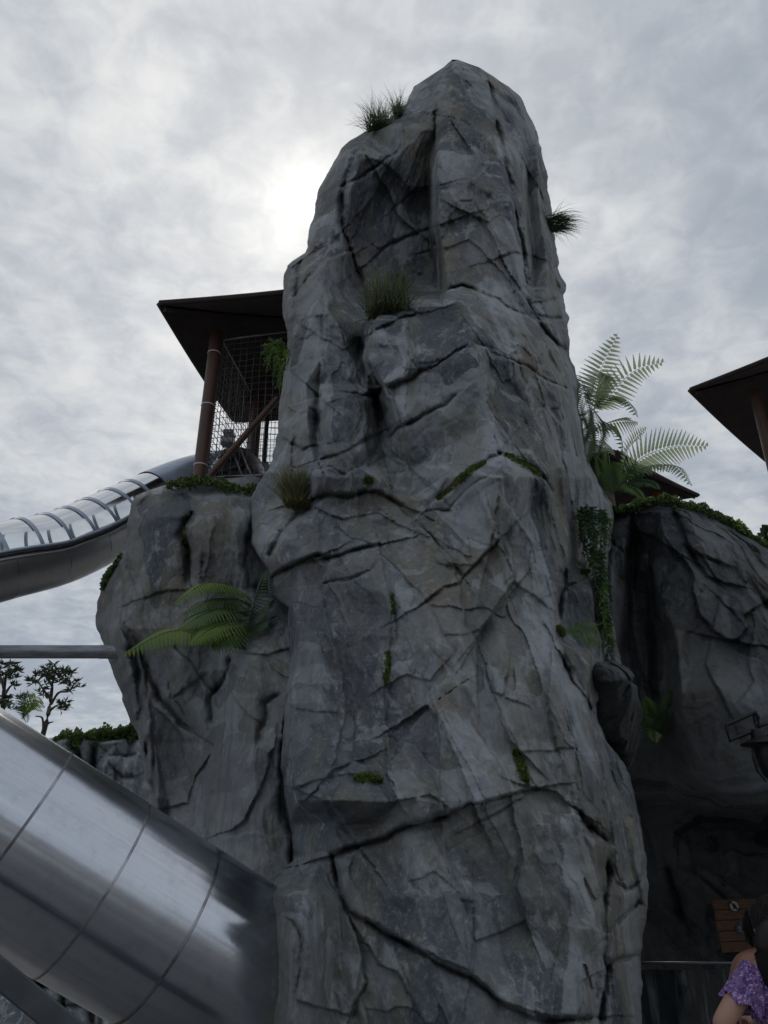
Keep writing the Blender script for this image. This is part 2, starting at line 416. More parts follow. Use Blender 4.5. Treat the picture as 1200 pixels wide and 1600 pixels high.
def build_rock(xl, xr, rows, ctrl, cracks, cols, amp=1.0, seed=0, thick=1.6, edge=0.45, edge_px=20, rag=2.0, soft_left=None, scl=1.0, back_cols=10, blocks=()):
    """A solid carved-rock mass. Outline per photo row, facet depths from a triangulated
    control net, then cracks, steps and chiselled noise as real relief, and a rounded back."""
    yl = np.array([p[0] for p in xl], float); vl = np.array([p[1] for p in xl], float)
    yr = np.array([p[0] for p in xr], float); vr = np.array([p[1] for p in xr], float)
    r = np.array(rows, float); n = len(r); q = p3(r / 34.0, seed)
    XL = np.interp(r, yl, vl) + rag * 1.6 * fbm(q, 5, seed, 0.6); XR = np.interp(r, yr, vr) + rag * 1.6 * fbm(q + 40, 5, seed + 3, 0.6)
    stp = lambda s_, wl: (_hash(np.floor(r / wl + 1.2 * vnoise(p3(r / 40.0, s_), s_)).astype(np.int64), np.zeros(n, np.int64), np.zeros(n, np.int64), s_) - 0.5)
    bl = lambda v: np.convolve(np.pad(v, 2, mode='edge'), np.ones(5) / 5, 'valid')
    XL = XL + rag * bl(1.6 * stp(seed + 60, 31.0) + 0.5 * stp(seed + 61, 13.0)); XR = XR + rag * bl(1.6 * stp(seed + 62, 37.0) + 0.5 * stp(seed + 63, 14.0))
    mid_ = (XL + XR) / 2; w = np.maximum(XR - XL, 1.0); XL = mid_ - w / 2; XR = mid_ + w / 2
    u = np.linspace(0, 1, cols)
    PX = XL[:, None] + (XR - XL)[:, None] * u[None, :]
    PY = np.repeat(r[:, None], cols, 1)
    # control net -> piecewise linear depth
    pts = []; dep = []
    for y, lst in ctrl:
        for x, Y in lst: pts.append((x, y)); dep.append(Y)
    y0, y1 = ctrl[0][0], ctrl[-1][0]
    for x in (-900, 2200):
        for y, lst in ctrl:
            e = lst[0] if x < 0 else lst[-1]; pts.append((x, y + 0.01 * (1 if x < 0 else -1))); dep.append(e[1] + 1.2)
    for y, lst in ((y0 - 300, ctrl[0][1]), (y1 + 300, ctrl[-1][1])):
        for x, Y in lst: pts.append((x, y)); dep.append(Y)
        pts.append((-900, y)); dep.append(lst[0][1]); pts.append((2200, y)); dep.append(lst[-1][1])
    vv, _, tris, ov, _, _ = delaunay_2d_cdt([Vector(p) for p in pts], [], [], 0, 1e-5)
    dv = [dep[o[0]] if o else 6.0 for o in ov]
    wx = PX + 4 * fbm(p3(PX / 60, PY / 60), 3, seed + 5); wy = PY + 5 * fbm(p3(PX / 60, PY / 60, 7), 3, seed + 6)
    Y = np.full(PX.shape, np.nan)
    for t in tris:
        (ax, ay), (bx, by), (cx_, cy_) = (tuple(vv[i]) for i in t)
        m = (wx >= min(ax, bx, cx_) - 1) & (wx <= max(ax, bx, cx_) + 1) & (wy >= min(ay, by, cy_) - 1) & (wy <= max(ay, by, cy_) + 1)
        if not m.any(): continue
        x = wx[m]; y = wy[m]; den = (by - cy_) * (ax - cx_) + (cx_ - bx) * (ay - cy_)
        if abs(den) < 1e-9: continue
        a = ((by - cy_) * (x - cx_) + (cx_ - bx) * (y - cy_)) / den; b = ((cy_ - ay) * (x - cx_) + (ax - cx_) * (y - cy_)) / den
        c = 1 - a - b; ins = (a > -1e-4) & (b > -1e-4) & (c > -1e-4)
        val = a * dv[t[0]] + b * dv[t[1]] + c * dv[t[2]]
        tmp = Y[m]; tmp[ins] = val[ins]; Y[m] = tmp
    Y = np.where(np.isnan(Y), np.nanmean(Y), Y)
    # soften the net a little
    for _ in range(1):
        Z = np.pad(Y, 1, mode='edge'); Y = (Z[1:-1, 1:-1] * 2 + Z[:-2, 1:-1] + Z[2:, 1:-1] + Z[1:-1, :-2] + Z[1:-1, 2:]) / 6
    base = Wn(PX, PY, Y)
    X = base[..., 0] + 0.55 * base[..., 1]; Zc = base[..., 2]
    D = np.zeros(PX.shape)                                # relief towards the viewer side, metres
    up_ = np.clip((PY - 430) / 120, 0, 1) * 0.45 + 0.55 if blocks else 1.0
    D += up_ * amp * 0.22 * facet(X, Zc, 0.85 * scl, seed + 21, 1.7, 0.4)
    D += up_ * amp * 0.085 * facet(X + 0.10 * Zc, Zc, 0.34 * scl, seed + 22, 3.4, 0.4)
    lum = np.clip(0.5 + 0.9 * vnoise(p3(X * 0.9, Zc * 0.7), seed + 30), 0, 1)
    D += amp * 0.026 * facet(X - 0.1 * Zc, Zc, 0.12 * scl, seed + 23, 4.0, 0.5) * lum
    D += amp * 0.046 * facet(X + 0.12 * Zc, Zc, 0.21 * scl, seed + 29, 2.1, 0.3) + amp * 0.016 * facet(X, Zc, 0.085 * scl, seed + 31, 2.0, 0.3)
    c1, t1 = cells(X + 0.08 * Zc, Zc, 0.50 * scl, seed + 24, 2.4, 0.4)
    c2, t2 = cells(X + 0.15 * Zc, Zc, 0.18 * scl, seed + 25, 3.6, 0.4)
    c3, t3 = cells(X - 0.08 * Zc, Zc, 0.30 * scl, seed + 28, 2.8, 0.45)
    cu = up_ * up_ * up_ if blocks else 1.0
    D += cu * (amp * 0.022 * c1 + amp * 0.012 * c2 * lum + amp * 0.009 * c3 * (1 - lum))
    D += amp * 0.006 * fbm(base * 7.0, 3, seed + 26) + amp * 0.005 * fbm(base * 30.0, 3, seed + 27)
    tone = 0.42 * t1 + 0.36 * t3 + 0.22 * t2; hue = np.clip(0.65 * _hash(np.floor(t1 * 997).astype(np.int64), np.zeros(t1.shape, np.int64), np.zeros(t1.shape, np.int64), 4) + 0.35 * t3, 0, 1)
    jx = PX + 4.0 * fbm(p3(PX / 20, PY / 20), 3, seed + 8, 0.6); jy = PY + 4.0 * fbm(p3(PX / 26, PY / 26, 4), 3, seed + 9, 0.6)
    B_ = np.zeros(PX.shape)
    for z, poly, off, tx, ty in blocks:
        P = zp(z, poly); cx0 = sum(p[0] for p in P) / len(P); cy0 = sum(p[1] for p in P) / len(P)
        m = inside(P, jx, jy); B_[m] += (off + tx * (PX[m] - cx0) / 100 + ty * (PY[m] - cy0) / 100)
    Z = np.pad(B_, 1, mode='edge'); B_ = (Z[1:-1, 1:-1] * 2 + Z[:-2, 1:-1] + Z[2:, 1:-1] + Z[1:-1, :-2] + Z[1:-1, 2:]) / 6
    D += 0.55 * B_
    for c in cracks:
        z, pl, side, gd, gw, st, fall = c
        P = zp(z, pl); xs = [p[0] for p in P]; ys = [p[1] for p in P]; R = fall * 2.6 + 12
        m = (PX > min(xs) - R) & (PX < max(xs) + R) & (PY > min(ys) - R) & (PY < max(ys) + R)
        if not m.any(): continue
        d, s = seg_dist(jx[m], jy[m], P, SIDES[side])
        vary = 0.65 + 0.5 * vnoise(p3(PX[m] / 35, PY[m] / 35, 2), seed + 12)
        vert = abs(ys[-1] - ys[0]) > 1.2 * abs(xs[-1] - xs[0])
        kd, kw = (2.2, 1.35) if vert and gd > .08 else (1.4, 0.8) if gd > .08 else (0.9, 0.5) if gd > .05 else (0.25, 0.5)
        dd = -gd * kd * vary * np.exp(-np.abs(d / (gw * kw)) ** 1.3)
        tri = np.clip(1 - d / (fall * 2.2), 0, 1)
        dd += (0.9 if vert else 0.55) * st * np.where(s > 0, np.clip(d / 2.0, 0, 1) * 1.2, -0.5 * np.clip(d / 2.0, 0, 1)) * tri
        tmp = D[m]; tmp += dd; D[m] = tmp
    Yf = Y - D
    # turn away at the silhouette
    OL = np.concatenate([np.stack([XL, r], 1), np.stack([XR, r], 1)[::-1]])[::6]
    dist = np.full(PX.shape, 1e9)
    top = np.stack([np.concatenate([XL[::-1][-60:], XR[:60]]), np.concatenate([r[::-1][-60:], r[:60]])], 1)
    for a in range(0, len(top) - 3, 3):
        ax, ay = top[a]; bx, by = top[a + 3]; dx, dy = bx - ax, by - ay; l2 = max(dx * dx + dy * dy, 1e-9)
        sub = PY < top[:, 1].max() + 60
        t = np.clip(((PX[sub] - ax) * dx + (PY[sub] - ay) * dy) / l2, 0, 1)
        dist[sub] = np.minimum(dist[sub], np.hypot(PX[sub] - ax - t * dx, PY[sub] - ay - t * dy))
    dist = np.minimum(dist, np.minimum(PX - XL[:, None], XR[:, None] - PX))
    k = np.clip(1 - dist / edge_px, 0, 1)
    if soft_left is not None: k = np.where((PY > soft_left) & (PX < (XL + XR)[:, None] / 2), k * 0.45, k)
    Yf = Yf + edge * k ** 2.2 + 0.25 * np.clip(1 - dist / 3.0, 0, 1) ** 2
    V = Wn(PX, PY, Yf)
    idx = np.arange(n * cols).reshape(n, cols)
    F = np.stack([idx[:-1, :-1], idx[1:, :-1], idx[1:, 1:], idx[:-1, 1:]], -1).reshape(-1, 4)
    # back shell sharing both edge columns
    vb = np.linspace(0, 1, back_cols + 1)[1:-1]
    YB = Yf[:, :1] * (1 - vb) + Yf[:, -1:] * vb + thick * np.sin(math.pi * vb) * np.clip((r - r[0]) / 150 + 0.05, 0, 1)[:, None]
    PB = Wn(XL[:, None] + (XR - XL)[:, None] * vb, np.repeat(r[:, None], len(vb), 1), YB)
    nb = n * cols; bi = nb + np.arange(n * len(vb)).reshape(n, len(vb))
    full = np.concatenate([idx[:, :1], bi, idx[:, -1:]], 1)
    FB = np.stack([full[:-1, :-1], full[:-1, 1:], full[1:, 1:], full[1:, :-1]], -1).reshape(-1, 4)
    return dict(tone=np.concatenate([tone.ravel(), np.full(PB.shape[0] * PB.shape[1], .5)]), hue=np.concatenate([hue.ravel(), np.full(PB.shape[0] * PB.shape[1], .5)]), PX=PX, PY=PY, V=V, verts=np.concatenate([V.reshape(-1, 3), PB.reshape(-1, 3)]), F=F, FB=FB,
                fx=0.25 * (PX[:-1, :-1] + PX[1:, :-1] + PX[1:, 1:] + PX[:-1, 1:]).ravel(),
                fy=0.5 * (PY[:-1, :-1] + PY[1:, :-1]).ravel(), rows=r, XL=XL, XR=XR, n=n, cols=cols)
def inside(poly, x, y):
    r = np.zeros(x.shape, bool); P = list(poly)
    for (ax, ay), (bx, by) in zip(P, P[1:] + P[:1]):
        c = ((ay > y) != (by > y)) & (x < (bx - ax) * (y - ay) / ((by - ay) or 1e-9) + ax); r ^= c
    return r
def attrs(o, R, us):
    for k in ('tone', 'hue'):
        at_ = o.data.attributes.new(k, 'FLOAT', 'POINT'); at_.data.foreach_set('value', np.ascontiguousarray(R[k][us], dtype=np.float32))
def emit_rock(name, R, material, label, cat, parts=(), base=(0, 0, 0), group=None):
    """parts: (part name, polygon in photo pixels, material or None, label)"""
    if not parts:
        o = np_mesh(name, R['verts'], np.concatenate([R['F'], R['FB']]), material); attrs(o, R, slice(None)); COL.objects.link(o)
        tag(o, label, cat, group); return o
    root = empty(name, label, cat, group, base)
    reg = np.full(len(R['F']), -1)
    jx = R['fx'] + 5 * fbm(p3(R['fx'] / 22, R['fy'] / 22), 2, 5); jy = R['fy'] + 5 * fbm(p3(R['fx'] / 22, R['fy'] / 22, 3), 2, 6)
    for i, (nm, poly, mt, lb) in enumerate(parts): reg[inside(poly, jx, jy) & (reg < 0)] = i
    for i in range(-1, len(parts)):
        F = R['F'][reg == i]
        if i < 0: F = np.concatenate([F, R['FB']])
        if not len(F): continue
        us, inv = np.unique(F, return_inverse=True)
        nm = 'rock_body' if i < 0 else parts[i][0]; mt = (None if i < 0 else parts[i][2]) or material
        o = np_mesh(nm, R['verts'][us], inv.reshape(F.shape), mt); attrs(o, R, us); put(o, root)
        if i >= 0 and parts[i][3]: o['label'] = parts[i][3]
    return root
def on_rock(R, px, py):
    i = int(np.clip(np.searchsorted(R['rows'], py), 1, R['n'] - 2)); w = R['XR'][i] - R['XL'][i]
    j = int(np.clip(round((px - R['XL'][i]) / w * (R['cols'] - 1)), 1, R['cols'] - 2))
    V = R['V']; p = V[i, j]; a = V[i, min(j + 2, R['cols'] - 1)] - V[i, max(j - 2, 0)]; b = V[min(i + 2, R['n'] - 1), j] - V[max(i - 2, 0), j]
    nn = np.cross(b, a); l = np.linalg.norm(nn); nn = nn / l if l > 1e-9 else np.array([0, -1.0, 0])
    if nn[1] > 0: nn = -nn
    return Vector(p), Vector(nn)
def rowset(a, b, step, tail):
    return np.concatenate([np.arange(a, b, step), np.linspace(b, tail, 22)])

# ------------------------------------------------------------------ central tower
T_L = [(93,709),(97,704),(105,694),(120,672),(135,648),(150,641),(163,637),(172,628),(190,600),(205,570),(220,545),(232,532),(250,523),(270,511),(290,500),(310,497),(330,492),(350,484),(365,482),(385,480),(395,477),(405,462),(415,450),(430,444),(450,443),(480,444),(520,447),(560,447),(600,440),(640,433),(700,430),(735,418),(760,400),(779,393),(850,392),(890,416),(930,420),(950,450),(1016,447),(1100,441),(1200,438),(1260,445),(1300,455),(1345,460),(1360,440),(1375,412),(1400,404),(1450,398),(1600,395),(1900,390)]
T_R = [(93,711),(97,722),(105,745),(120,770),(135,796),(150,812),(165,819),(180,826),(200,835),(230,845),(260,850),(290,856),(320,860),(350,863),(380,868),(420,876),(450,882),(480,886),(520,889),(560,892),(585,898),(600,903),(650,908),(700,914),(721,918),(735,925),(750,934),(770,945),(790,955),(820,958),(850,955),(900,948),(960,956),(1000,965),(1040,974),(1060,962),(1100,936),(1130,938),(1160,948),(1190,974),(1220,988),(1260,997),(1300,1004),(1340,1008),(1380,1012),(1420,1013),(1460,1006),(1500,1001),(1560,1003),(1600,1004),(1900,1006)]
T_C = [
 (95,[(704,7.95),(712,7.85),(722,7.95)]),
 (150,[(640,8.3),(668,8.0),(692,7.75),(730,7.6),(775,7.65),(800,7.9),(814,8.3)]),
 (200,[(575,8.2),(620,7.7),(662,7.6),(682,7.62),(692,7.45),(735,7.38),(790,7.45),(815,7.65),(835,8.2)]),
 (250,[(523,8.35),(548,7.8),(565,7.7),(620,7.75),(670,7.95),(684,7.25),(740,7.12),(792,7.2),(812,7.45),(824,7.75),(838,7.6),(849,8.1)]),
 (300,[(497,8.35),(526,7.85),(545,7.75),(570,7.95),(615,8.1),(668,8.25),(684,7.05),(740,6.92),(795,7.0),(814,7.25),(826,7.7),(840,7.5),(857,8.0)]),
 (350,[(484,8.25),(522,7.7),(538,7.75),(560,8.1),(615,8.3),(670,8.4),(686,6.92),(740,6.78),(800,6.86),(820,7.15),(832,7.65),(846,7.4),(864,7.95)]),
 (400,[(468,8.05),(515,7.5),(535,7.55),(560,8.1),(615,8.4),(674,8.45),(692,6.8),(740,6.64),(800,6.72),(822,7.0),(834,7.55),(852,7.3),(873,7.9)]),
 (450,[(443,7.85),(490,7.25),(530,7.35),(562,7.95),(640,8.25),(682,8.1),(697,6.76),(760,6.58),(815,6.75),(832,7.35),(855,7.15),(883,7.7)]),
 (474,[(444,7.65),(495,7.1),(540,7.25),(570,7.7),(590,7.2),(640,6.85),(690,6.55),(715,6.3),(780,6.5),(840,6.8),(887,7.5)]),
 (500,[(446,7.5),(500,7.0),(545,7.1),(564,7.15),(580,6.5),(620,6.4),(680,6.35),(715,6.15),(780,6.3),(840,6.6),(888,7.4)]),
 (560,[(447,7.4),(500,6.9),(545,6.95),(562,7.1),(574,6.3),(630,6.2),(700,6.0),(745,5.85),(800,6.02),(850,6.35),(893,7.2)]),
 (600,[(440,7.3),(480,6.85),(498,7.05),(520,6.9),(575,6.95),(594,7.1),(602,6.35),(680,6.05),(745,5.8),(800,5.98),(870,6.3),(904,7.1)]),
 (625,[(436,7.2),(478,6.8),(496,7.0),(508,6.62),(570,6.6),(590,7.0),(604,6.75),(618,6.3),(680,6.0),(750,5.78),(805,5.95),(872,6.25),(907,7.05)]),
 (690,[(430,7.1),(480,6.7),(497,6.9),(510,6.6),(570,6.62),(595,6.95),(618,6.7),(640,6.25),(720,5.85),(780,5.6),(840,5.85),(885,6.2),(914,6.9)]),
 (725,[(420,7.0),(470,6.65),(492,6.35),(545,6.4),(575,6.7),(620,6.7),(650,6.3),(690,5.98),(720,5.85),(785,5.5),(840,5.7),(888,6.1),(921,6.9)]),
 (745,[(412,7.0),(470,6.65),(494,6.2),(530,6.3),(575,6.35),(620,6.5),(660,6.1),(695,5.78),(725,5.65),(785,5.3),(840,5.5),(888,6.05),(930,6.9)]),
 (790,[(394,7.0),(450,6.65),(494,6.35),(560,6.45),(610,6.3),(660,6.0),(725,5.75),(785,5.32),(840,5.6),(888,6.05),(910,6.6),(930,6.8),(955,7.2)]),
 (850,[(392,6.9),(425,6.4),(480,6.1),(560,6.05),(620,5.95),(700,5.68),(780,5.4),(850,5.58),(888,5.9),(912,6.55),(955,7.0)]),
 (925,[(420,6.7),(455,6.2),(495,5.85),(560,5.75),(650,5.6),(700,5.42),(780,5.32),(850,5.42),(872,5.6),(890,5.8),(925,5.85),(938,6.4),(955,6.9)]),
 (1000,[(448,6.4),(468,5.85),(500,5.6),(560,5.55),(650,5.45),(700,5.3),(790,5.2),(860,5.35),(880,5.7),(925,5.75),(945,6.3),(966,6.7)]),
 (1090,[(442,6.2),(458,5.7),(500,5.42),(560,5.38),(650,5.32),(700,5.22),(800,5.12),(880,5.25),(915,5.5),(936,6.1)]),
 (1180,[(438,6.0),(450,5.5),(500,5.2),(600,5.12),(700,5.08),(800,5.02),(880,5.1),(925,5.35),(970,6.0)]),
 (1250,[(444,5.95),(465,5.3),(500,5.0),(560,4.88),(650,4.9),(700,4.9),(800,4.92),(900,5.0),(940,5.3),(996,5.9)]),
 (1288,[(452,5.9),(490,5.5),(520,5.3),(600,5.12),(680,4.98),(700,4.97),(850,4.86),(925,4.95),(950,5.3),(1003,5.8)]),
 (1350,[(462,5.7),(500,5.3),(535,5.05),(620,4.97),(750,4.86),(860,4.80),(930,4.9),(952,5.25),(1009,5.75)]),
 (1400,[(405,5.5),(432,5.2),(452,4.85),(480,4.8),(530,4.98),(620,4.88),(750,4.76),(880,4.68),(940,4.86),(960,5.15),(1013,5.7)]),
 (1500,[(398,5.5),(434,5.1),(455,4.7),(480,4.68),(540,4.88),(620,4.82),(750,4.68),(900,4.6),(945,4.85),(965,5.2),(1001,5.6)]),
 (1600,[(395,5.5),(432,5.0),(452,4.6),(500,4.62),(600,4.75),(750,4.62),(900,4.55),(950,4.85),(1004,5.5)]),
 (1900,[(390,5.2),(425,4.6),(600,4.6),(750,4.5),(900,4.45),(950,4.75),(1006,5.4)])]
# (zoom frame, polyline, protruding side, groove depth, groove half-width px, step, fall-off px)
CR = [
 ('A',[(625,270),(615,380),(620,470),(632,540),(622,640),(632,730),(640,830),(645,895)],'r',.16,4,.06,25),
 ('A',[(630,270),(680,272),(740,300)],'d',.07,3,.05,35),
 ('A',[(810,150),(825,230),(835,290),(850,350),(868,450),(890,570),(905,640),(925,700),(932,780),(940,850)],'l',.13,4,.06,40),
 ('A',[(300,515),(350,490),(400,460),(440,430),(480,400)],'d',.09,3,.05,45),
 ('A',[(340,405),(320,480),(298,560),(300,640),(320,720),(370,840),(385,900)],'r',.12,4,.07,40),
 ('A',[(345,400),(300,398),(275,420)],'d',.08,3,.05,30),
 ('A',[(410,330),(400,400),(405,460)],'l',.05,2.5,.02,25),
 ('A',[(140,890),(180,830),(240,770),(300,740),(330,735)],'d',.09,3.5,.06,40),
 ('A',[(180,760),(240,720),(300,680),(325,650)],'u',.06,3,.05,35),
 ('A',[(180,740),(150,800),(140,890),(130,980)],'r',.10,3.5,.05,25),
 ('A',[(430,740),(480,700),(540,680),(600,660),(630,650)],'u',.09,3.5,.08,45),
 ('A',[(415,770),(430,740),(400,720),(380,730)],'u',.06,3,.03,25),
 ('A',[(360,640),(400,560),(425,510)],'l',.03,2.5,.05,40),
 ('A',[(430,490),(470,560),(490,620),(510,635)],'r',.05,3,.05,40),
 ('A',[(530,545),(560,520),(615,510)],'u',.07,3,.04,35),
 ('A',[(460,455),(500,480),(540,530),(580,525)],'u',.04,2.5,.04,30),
 ('A',[(760,620),(800,640),(820,690),(840,740),(855,765)],'u',.05,2.5,.05,40),
 ('A',[(850,760),(900,745),(925,750)],'u',.08,3,.05,30),
 ('A',[(645,895),(680,870),(715,855),(780,880),(850,920),(900,950),(960,970)],'d',.10,3.5,.09,40),
 ('A',[(940,850),(945,920),(985,980),(1010,1020),(1050,1060),(1092,1085)],'r',.13,4,.05,35),
 ('A',[(1000,912),(1040,905),(1075,893)],'u',.10,3.5,.05,25),
 ('A',[(985,965),(1030,975),(1078,972)],'d',.10,3.5,.05,25),
 ('A',[(730,370),(760,420),(770,500),(755,560)],'r',.03,2.5,.04,35),
 ('A',[(410,1015),(470,990),(530,965),(570,955)],'u',.09,3,.04,30),
 ('A',[(525,990),(530,1050),(545,1110)],'r',.06,3,.02,30),
 ('A',[(380,1070),(405,1010),(420,960)],'r',.1,4,.08,25),
 ('A',[(670,1108),(720,1080),(770,1062),(820,1075)],'d',.08,3,.05,35),
 ('A',[(140,985),(200,970)],'u',.05,3,.03,20),
 ('A',[(960,480),(990,540),(1020,610)],'r',.05,3,.05,25),
 ('A',[(640,195),(690,160),(720,152),(745,172)],'d',.06,3,.05,30),
 ('A',[(535,220),(560,180),(590,150)],'r',.08,3.5,.05,25),
 ('A',[(590,150),(620,130),(700,110),(800,140)],'d',.05,3,.05,30),
 ('A',[(700,560),(735,590),(760,620)],'l',.03,2.5,.03,30),
 ('A',[(640,730),(690,720),(740,700),(780,740),(800,760)],'u',.03,3,.05,30),
 ('A',[(430,890),(500,860),(580,820),(610,770)],'d',.05,3,.05,35),
 ('B',[(370,100),(375,160),(400,220),(410,260)],'r',.10,4,.05,25),
 ('B',[(410,240),(470,225),(540,190),(600,155)],'u',.12,4,.08,40),
 ('B',[(515,30),(520,120),(545,165)],'l',.08,3,.02,25),
 ('B',[(600,155),(670,120),(750,80)],'d',.05,2.5,.03,35),
 ('B',[(750,80),(820,115),(900,145),(960,185),(1060,240)],'d',.08,3,.05,35),
 ('B',[(410,265),(440,340),(455,400)],'r',.15,5,.05,30),
 ('B',[(455,400),(480,370),(560,335),(640,290),(680,260)],'d',.09,3,.05,40),
 ('B',[(455,400),(465,450),(520,500),(600,570)],'r',.05,3,.05,40),
 ('B',[(210,260),(260,245),(330,250),(390,255)],'d',.10,3.5,.06,35),
 ('B',[(210,270),(205,340),(200,400),(215,470)],'r',.14,5,.08,30),
 ('B',[(235,470),(310,450),(385,405)],'u',.11,3.5,.06,35),
 ('B',[(350,255),(365,320),(350,350)],'l',.05,2.5,.02,20),
 ('B',[(400,260),(430,340),(425,430),(435,470)],'r',.16,5,.05,35),
 ('B',[(300,500),(330,530),(340,590)],'l',.06,3,.05,30),
 ('B',[(385,500),(440,470),(500,480)],'d',.07,3,.06,30),
 ('B',[(620,610),(680,560),(740,500),(800,470),(830,460)],'d',.09,3.5,.11,40),
 ('B',[(830,460),(890,480),(950,510),(990,550),(1010,590)],'d',.09,3.5,.11,40),
 ('B',[(650,650),(700,600),(760,550),(800,520)],'d',.06,3,.04,30),
 ('B',[(190,605),(240,590),(310,600),(400,580),(440,600),(500,630)],'u',.14,4.5,.10,40),
 ('B',[(210,510),(250,500),(300,530),(370,490)],'d',.08,3.5,.06,35),
 ('B',[(220,720),(260,640),(300,620)],'r',.05,3,.05,35),
 ('B',[(500,650),(560,700),(600,740),(640,780)],'l',.08,3,.05,40),
 ('B',[(555,685),(570,660),(620,650),(660,652)],'d',.09,3,.04,25),
 ('B',[(60,870),(130,830),(210,800)],'u',.10,3.5,.07,35),
 ('B',[(50,800),(90,720),(150,660),(180,640)],'r',.09,3.5,.06,35),
 ('B',[(200,640),(300,680),(400,660),(470,690)],'u',.06,3,.06,35),
 ('B',[(230,812),(320,790),(420,765)],'u',.12,4,.08,40),
 ('B',[(420,765),(440,850),(460,930),(470,1000)],'l',.07,3,.03,35),
 ('B',[(230,900),(310,890),(390,855),(420,800)],'d',.07,3,.05,35),
 ('B',[(580,955),(650,910),(700,895),(740,840),(800,780),(830,750)],'u',.07,3,.06,45),
 ('B',[(840,760),(860,820),(880,890),(830,960),(770,1060)],'l',.05,2.5,.04,45),
 ('B',[(900,690),(950,760),(970,850)],'l',.04,2.5,.06,40),
 ('B',[(820,470),(828,600),(815,720),(800,780)],'l',.03,2.5,.03,40),
 ('B',[(770,620),(800,700),(810,720)],'r',.03,2.5,.05,35),
 ('B',[(1050,870),(1040,940),(1030,1020),(1035,1080)],'l',.16,5,.05,30),
 ('B',[(1060,912),(1110,890),(1130,860)],'u',.09,3,.05,25),
 ('B',[(660,840),(690,850),(705,872)],'u',.09,4,.04,18),
 ('B',[(120,180),(190,240),(215,262)],'u',.08,3,.05,30),
 ('B',[(115,170),(105,240),(75,330)],'r',.05,3,.05,30),
 ('B',[(960,305),(1000,300),(1030,345),(1040,440)],'d',.05,3,.05,35),
 ('B',[(130,420),(160,440),(200,430)],'u',.1,4,.05,25),
 ('B',[(125,440),(120,500),(190,500)],'l',.06,3,.04,25),
 ('C',[(230,842),(300,820),(360,800),(430,770),(500,745),(570,725)],'u',.18,5,.10,45),
 ('C',[(570,725),(650,692),(720,680),(790,650),(850,640)],'u',.08,3,.06,35),
 ('C',[(680,742),(750,705),(790,675)],'u',.07,3,.04,25),
 ('C',[(850,640),(900,655),(940,690),(980,715)],'u',.08,3,.06,30),
 ('C',[(870,715),(930,722),(985,726)],'d',.04,3,.05,20),
 ('C',[(930,270),(940,420),(965,520),(970,600),(980,700)],'l',.07,2.5,.04,40),
 ('C',[(980,722),(1020,780),(1055,802)],'l',.13,5,.05,30),
 ('C',[(925,250),(960,320),(1000,370),(1015,400)],'r',.13,4.5,.06,35),
 ('C',[(100,560),(72,640),(90,760),(120,850)],'r',.15,5,.05,35),
 ('C',[(200,30),(170,150),(120,260),(90,380)],'r',.06,3,.06,35),
 ('C',[(190,160),(150,280),(110,400)],'r',.05,2.5,.05,30),
 ('C',[(165,320),(150,430),(110,540),(95,620)],'r',.05,2.5,.06,30),
 ('C',[(235,190),(262,290),(272,420),(255,490)],'l',.03,2.5,.05,40),
 ('C',[(340,330),(300,420),(290,560),(270,600)],'r',.02,2.5,.05,40),
 ('C',[(480,415),(520,390),(550,440),(555,560),(560,680)],'r',.04,2.5,.06,40),
 ('C',[(560,440),(600,540),(640,640),(660,690)],'r',.03,2.5,.07,40),
 ('C',[(410,110),(412,190),(400,240),(390,320),(400,450)],'l',.05,2.5,.03,35),
 ('C',[(690,270),(715,350),(750,365),(758,310)],'u',.06,3,.05,25),
 ('C',[(735,400),(745,450),(770,500),(805,535)],'r',.05,2.5,.05,30),
 ('C',[(780,40),(720,120),(680,170)],'l',.05,2.5,.03,35),
 ('C',[(100,640),(150,660),(220,690),(260,740),(310,812)],'u',.05,3,.09,40),
 ('C',[(190,640),(240,590),(310,560)],'u',.03,2.5,.05,30),
 ('C',[(455,470),(400,530),(390,590),(420,650)],'r',.03,2.5,.05,35),
 ('C',[(570,270),(620,330),(640,420),(690,500)],'l',.03,2.5,.05,35),
 ('C',[(480,670),(530,660),(570,690)],'u',.03,2.5,.06,25),
 ('C',[(620,60),(640,150),(665,200),(670,330)],'l',.04,2.5,.05,35),
 ('C',[(420,320),(460,300),(530,320),(545,300)],'u',.03,2.5,.04,25),
 ('C',[(890,290),(880,400),(900,470)],'r',.02,3,.05,35),
 ('C',[(990,540),(1040,530),(1075,580)],'l',.03,2.5,.05,30),
 ('D',[(245,240),(270,350),(290,400),(340,420),(400,460),(480,500),(560,550),(640,590),(720,650),(800,690),(860,698),(960,690)],'u',.13,4,.06,40),
 ('D',[(280,390),(310,450),(330,520),(340,590),(300,680)],'l',.08,3.5,.04,35),
 ('D',[(155,270),(125,350),(115,410),(140,425),(165,480),(160,560),(140,640)],'r',.07,3,.04,30),
 ('D',[(340,490),(370,540),(420,560),(440,590),(490,680)],'u',.06,3,.06,35),
 ('D',[(545,230),(580,300),(600,360)],'l',.04,2.5,.03,30),
 ('D',[(545,240),(620,190),(700,165),(760,160)],'d',.04,3,.04,30),
 ('D',[(960,160),(1000,200),(1005,300),(990,420),(1000,560),(985,690)],'l',.15,4.5,.05,35),
 ('D',[(1000,552),(1040,530),(1088,515)],'u',.12,4,.06,25),
 ('D',[(1035,318),(1060,340),(1085,320),(1112,290)],'d',.09,4,.04,20),
 ('D',[(1010,452),(1050,410),(1090,370),(1115,390)],'u',.09,3.5,.05,25),
 ('D',[(635,370),(635,480),(625,560)],'l',.03,2.5,.03,35),
 ('D',[(870,500),(890,430),(930,415),(985,445)],'d',.03,2.5,.06,35),
